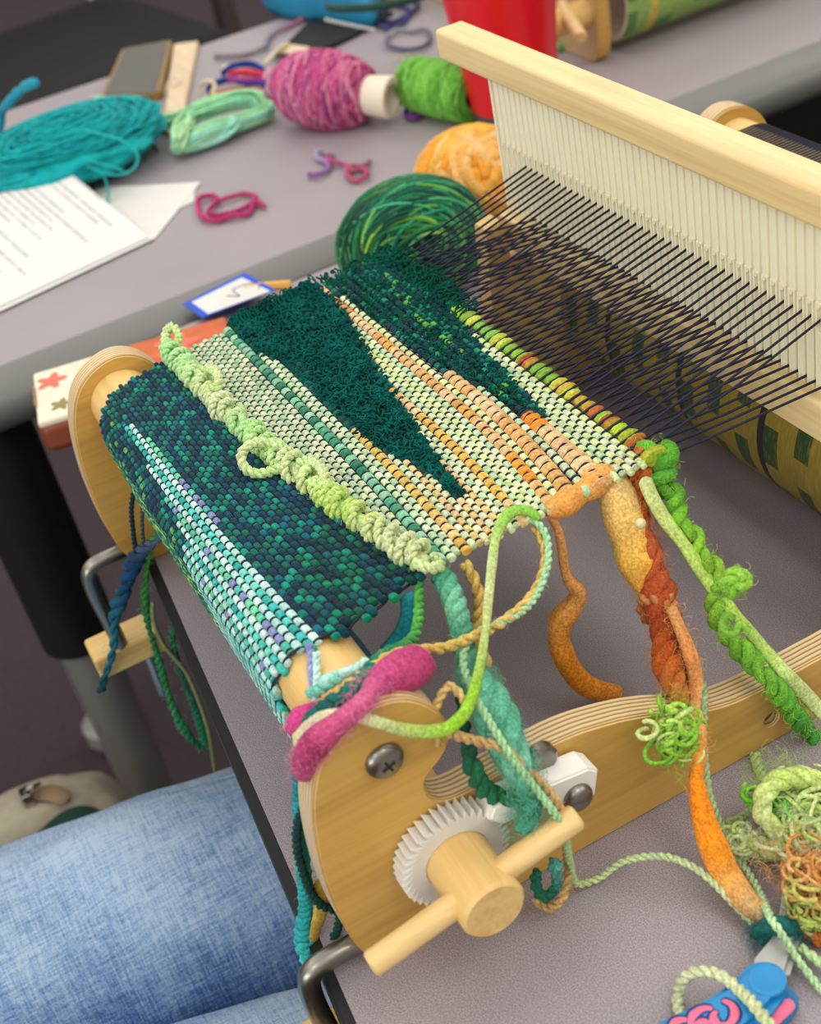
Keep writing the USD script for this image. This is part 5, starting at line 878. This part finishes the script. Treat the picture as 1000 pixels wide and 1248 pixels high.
obj('cloth', sheet([on(346, 60, .0012), on(392, 14, .0012), on(480, 22, .0012), on(374, 74, .0012)], 12, .003, .003), 'black_fabric', BC)
obj('wood_edge', slab([tuple(on(340, 72)[:2]), tuple(on(352, 62)[:2]), tuple(on(380, 66)[:2]), tuple(on(366, 76)[:2])], .0044, .0074, .0006, axis=2), 'ruler_wood', BC)
fr = []
for k in range(40): a = k / 39; q = on(346, 60, .004) * (1 - a) + on(374, 74, .004) * a; d_ = on(330, 72, .003) - on(352, 60, .003); fr.append(np.array([q - d_ * .3, q + d_ * g.uniform(.1, .3) + [0, 0, .002], q + d_ * g.uniform(.4, .7) + [g.normal() * .003, g.normal() * .003, 0]]))
obj('fringe', cat([tube(f, .0007, 4) for f in fr]), 'black_fabric', BC)
def scrap(name, label, pts, r, stops, plies=2, z=.003): return strand(name, label, Y, tr(*[(u, v, 'z%.4f' % (z + .0012 * (k % 2))) for k, (u, v) in enumerate(pts)]), r, stops, plies, .008)
scrap('magenta_snippet', 'looped magenta chenille yarn piece in the middle of the far table', [(322, 252), (310, 246), (300, 262), (285, 262), (268, 268), (250, 266), (242, 254), (246, 240), (258, 238), (262, 248), (254, 258), (270, 262), (292, 256), (312, 242), (298, 236), (280, 240), (262, 246)], .0022, ['#b0346c', '#c03a78', '#a82e64', '#bf4a80'])
scrap('lilac_snippet', 'small lilac and grey yarn curl below the pink cone', [(376, 212), (388, 212), (400, 206), (396, 196), (386, 192), (388, 184), (398, 186), (404, 190)], .0022, ['#8a5aa0', '#a070b0', '#a8a0b4', '#8f8aa8'])
scrap('rose_snippet', 'rose pink yarn curl right of the lilac one', [(404, 188), (410, 198), (420, 200), (424, 214), (436, 220), (446, 214), (440, 206), (430, 208), (428, 202), (440, 202), (450, 196)], .0021, ['#a84a70', '#b85a7c', '#b8506c', '#9c6a80'])
scrap('violet_tangle', 'violet yarn tangle between the pink cone and the green spool', [(476, 122), (486, 118), (498, 122), (510, 128), (516, 138), (504, 144), (494, 138), (500, 130), (512, 132), (518, 126), (506, 120)], .0022, ['#6a2a80', '#7a3490', '#5a2474'])
scrap('indigo_tangle', 'indigo and grey yarn tangle at the top, right of the pouch', [(462, 30), (480, 34), (496, 22), (494, 8), (478, 6), (466, 18), (478, 28), (500, 16), (506, 2), (488, -4)], .0024, ['#3a3a70', '#4a4a84', '#2f2f60', '#5a5a80'])
scrap('grey_loop', 'grey-blue yarn loop between the pouch and the heddle end', [(474, 44), (476, 56), (492, 60), (512, 58), (524, 44), (518, 36), (500, 38), (486, 36), (474, 44)], .0021, ['#8a8a90', '#5a5a88', '#70707c', '#a8a8a4'])
scrap('grey_pink_cord', 'grey and pink yarn trailing along the back edge to the pouch', [(262, 68), (282, 68), (300, 66), (318, 60), (328, 46), (338, 38), (356, 30), (380, 16), (400, 4), (420, -4)], .0024, ['#8a8088', '#94848c', '#7a8494', '#b0708c', '#c07a98', '#a86a90'])
scrap('green_wisp', 'wisp of light green yarn at the foot of the second loom', [(666, 62), (674, 54), (684, 58), (690, 50)], .0040, ['#5fae5a', '#7fc070'])

# ------------------------------------------------------------------ chairs behind the far table
def chair(label, loc, rz):
    C = thing('chair', label, 'chair', loc); R = rotz(rz); t_ = lambda m: (np.asarray(m[0]) @ R.T + loc,) + tuple(m[1:])
    obj('seat', t_(rbox((-.25, -.25, .43), (.25, .25, .50), .03, 3)), 'black_fabric', C)
    obj('backrest', t_(rbox((-.30, -.23, .58), (-.25, .23, .95), .022, 3)), 'black_fabric', C)
    for sx in (-1, 1):
        for sy in (-1, 1): obj('leg', t_(tube(np.array([(sx * .23, sy * .24, .46), (sx * .26, sy * .25, .012)]), .012, 12)), 'steel', C)
    for sy in (-1, 1): obj('back_post', t_(tube(spline([(-.22, sy * .2, .44), (-.28, sy * .2, .50), (-.29, sy * .2, .75)], .01), .011, 12)), 'steel', C); obj('armrest', t_(rbox((-.24, sy * .27 - .02, .63), (.12, sy * .27 + .02, .655), .008)), 'beige_rail', C)
    return C
chair('black padded chair at the upper left, its seat level with the far table', (-1.86, .33, -.74), .12)
c2 = at(335, -38, 2, -.28); chair('black chair with grey metal legs at the top, behind the phone', (c2[0] - .30, c2[1] + .22, -.74), 2.9)
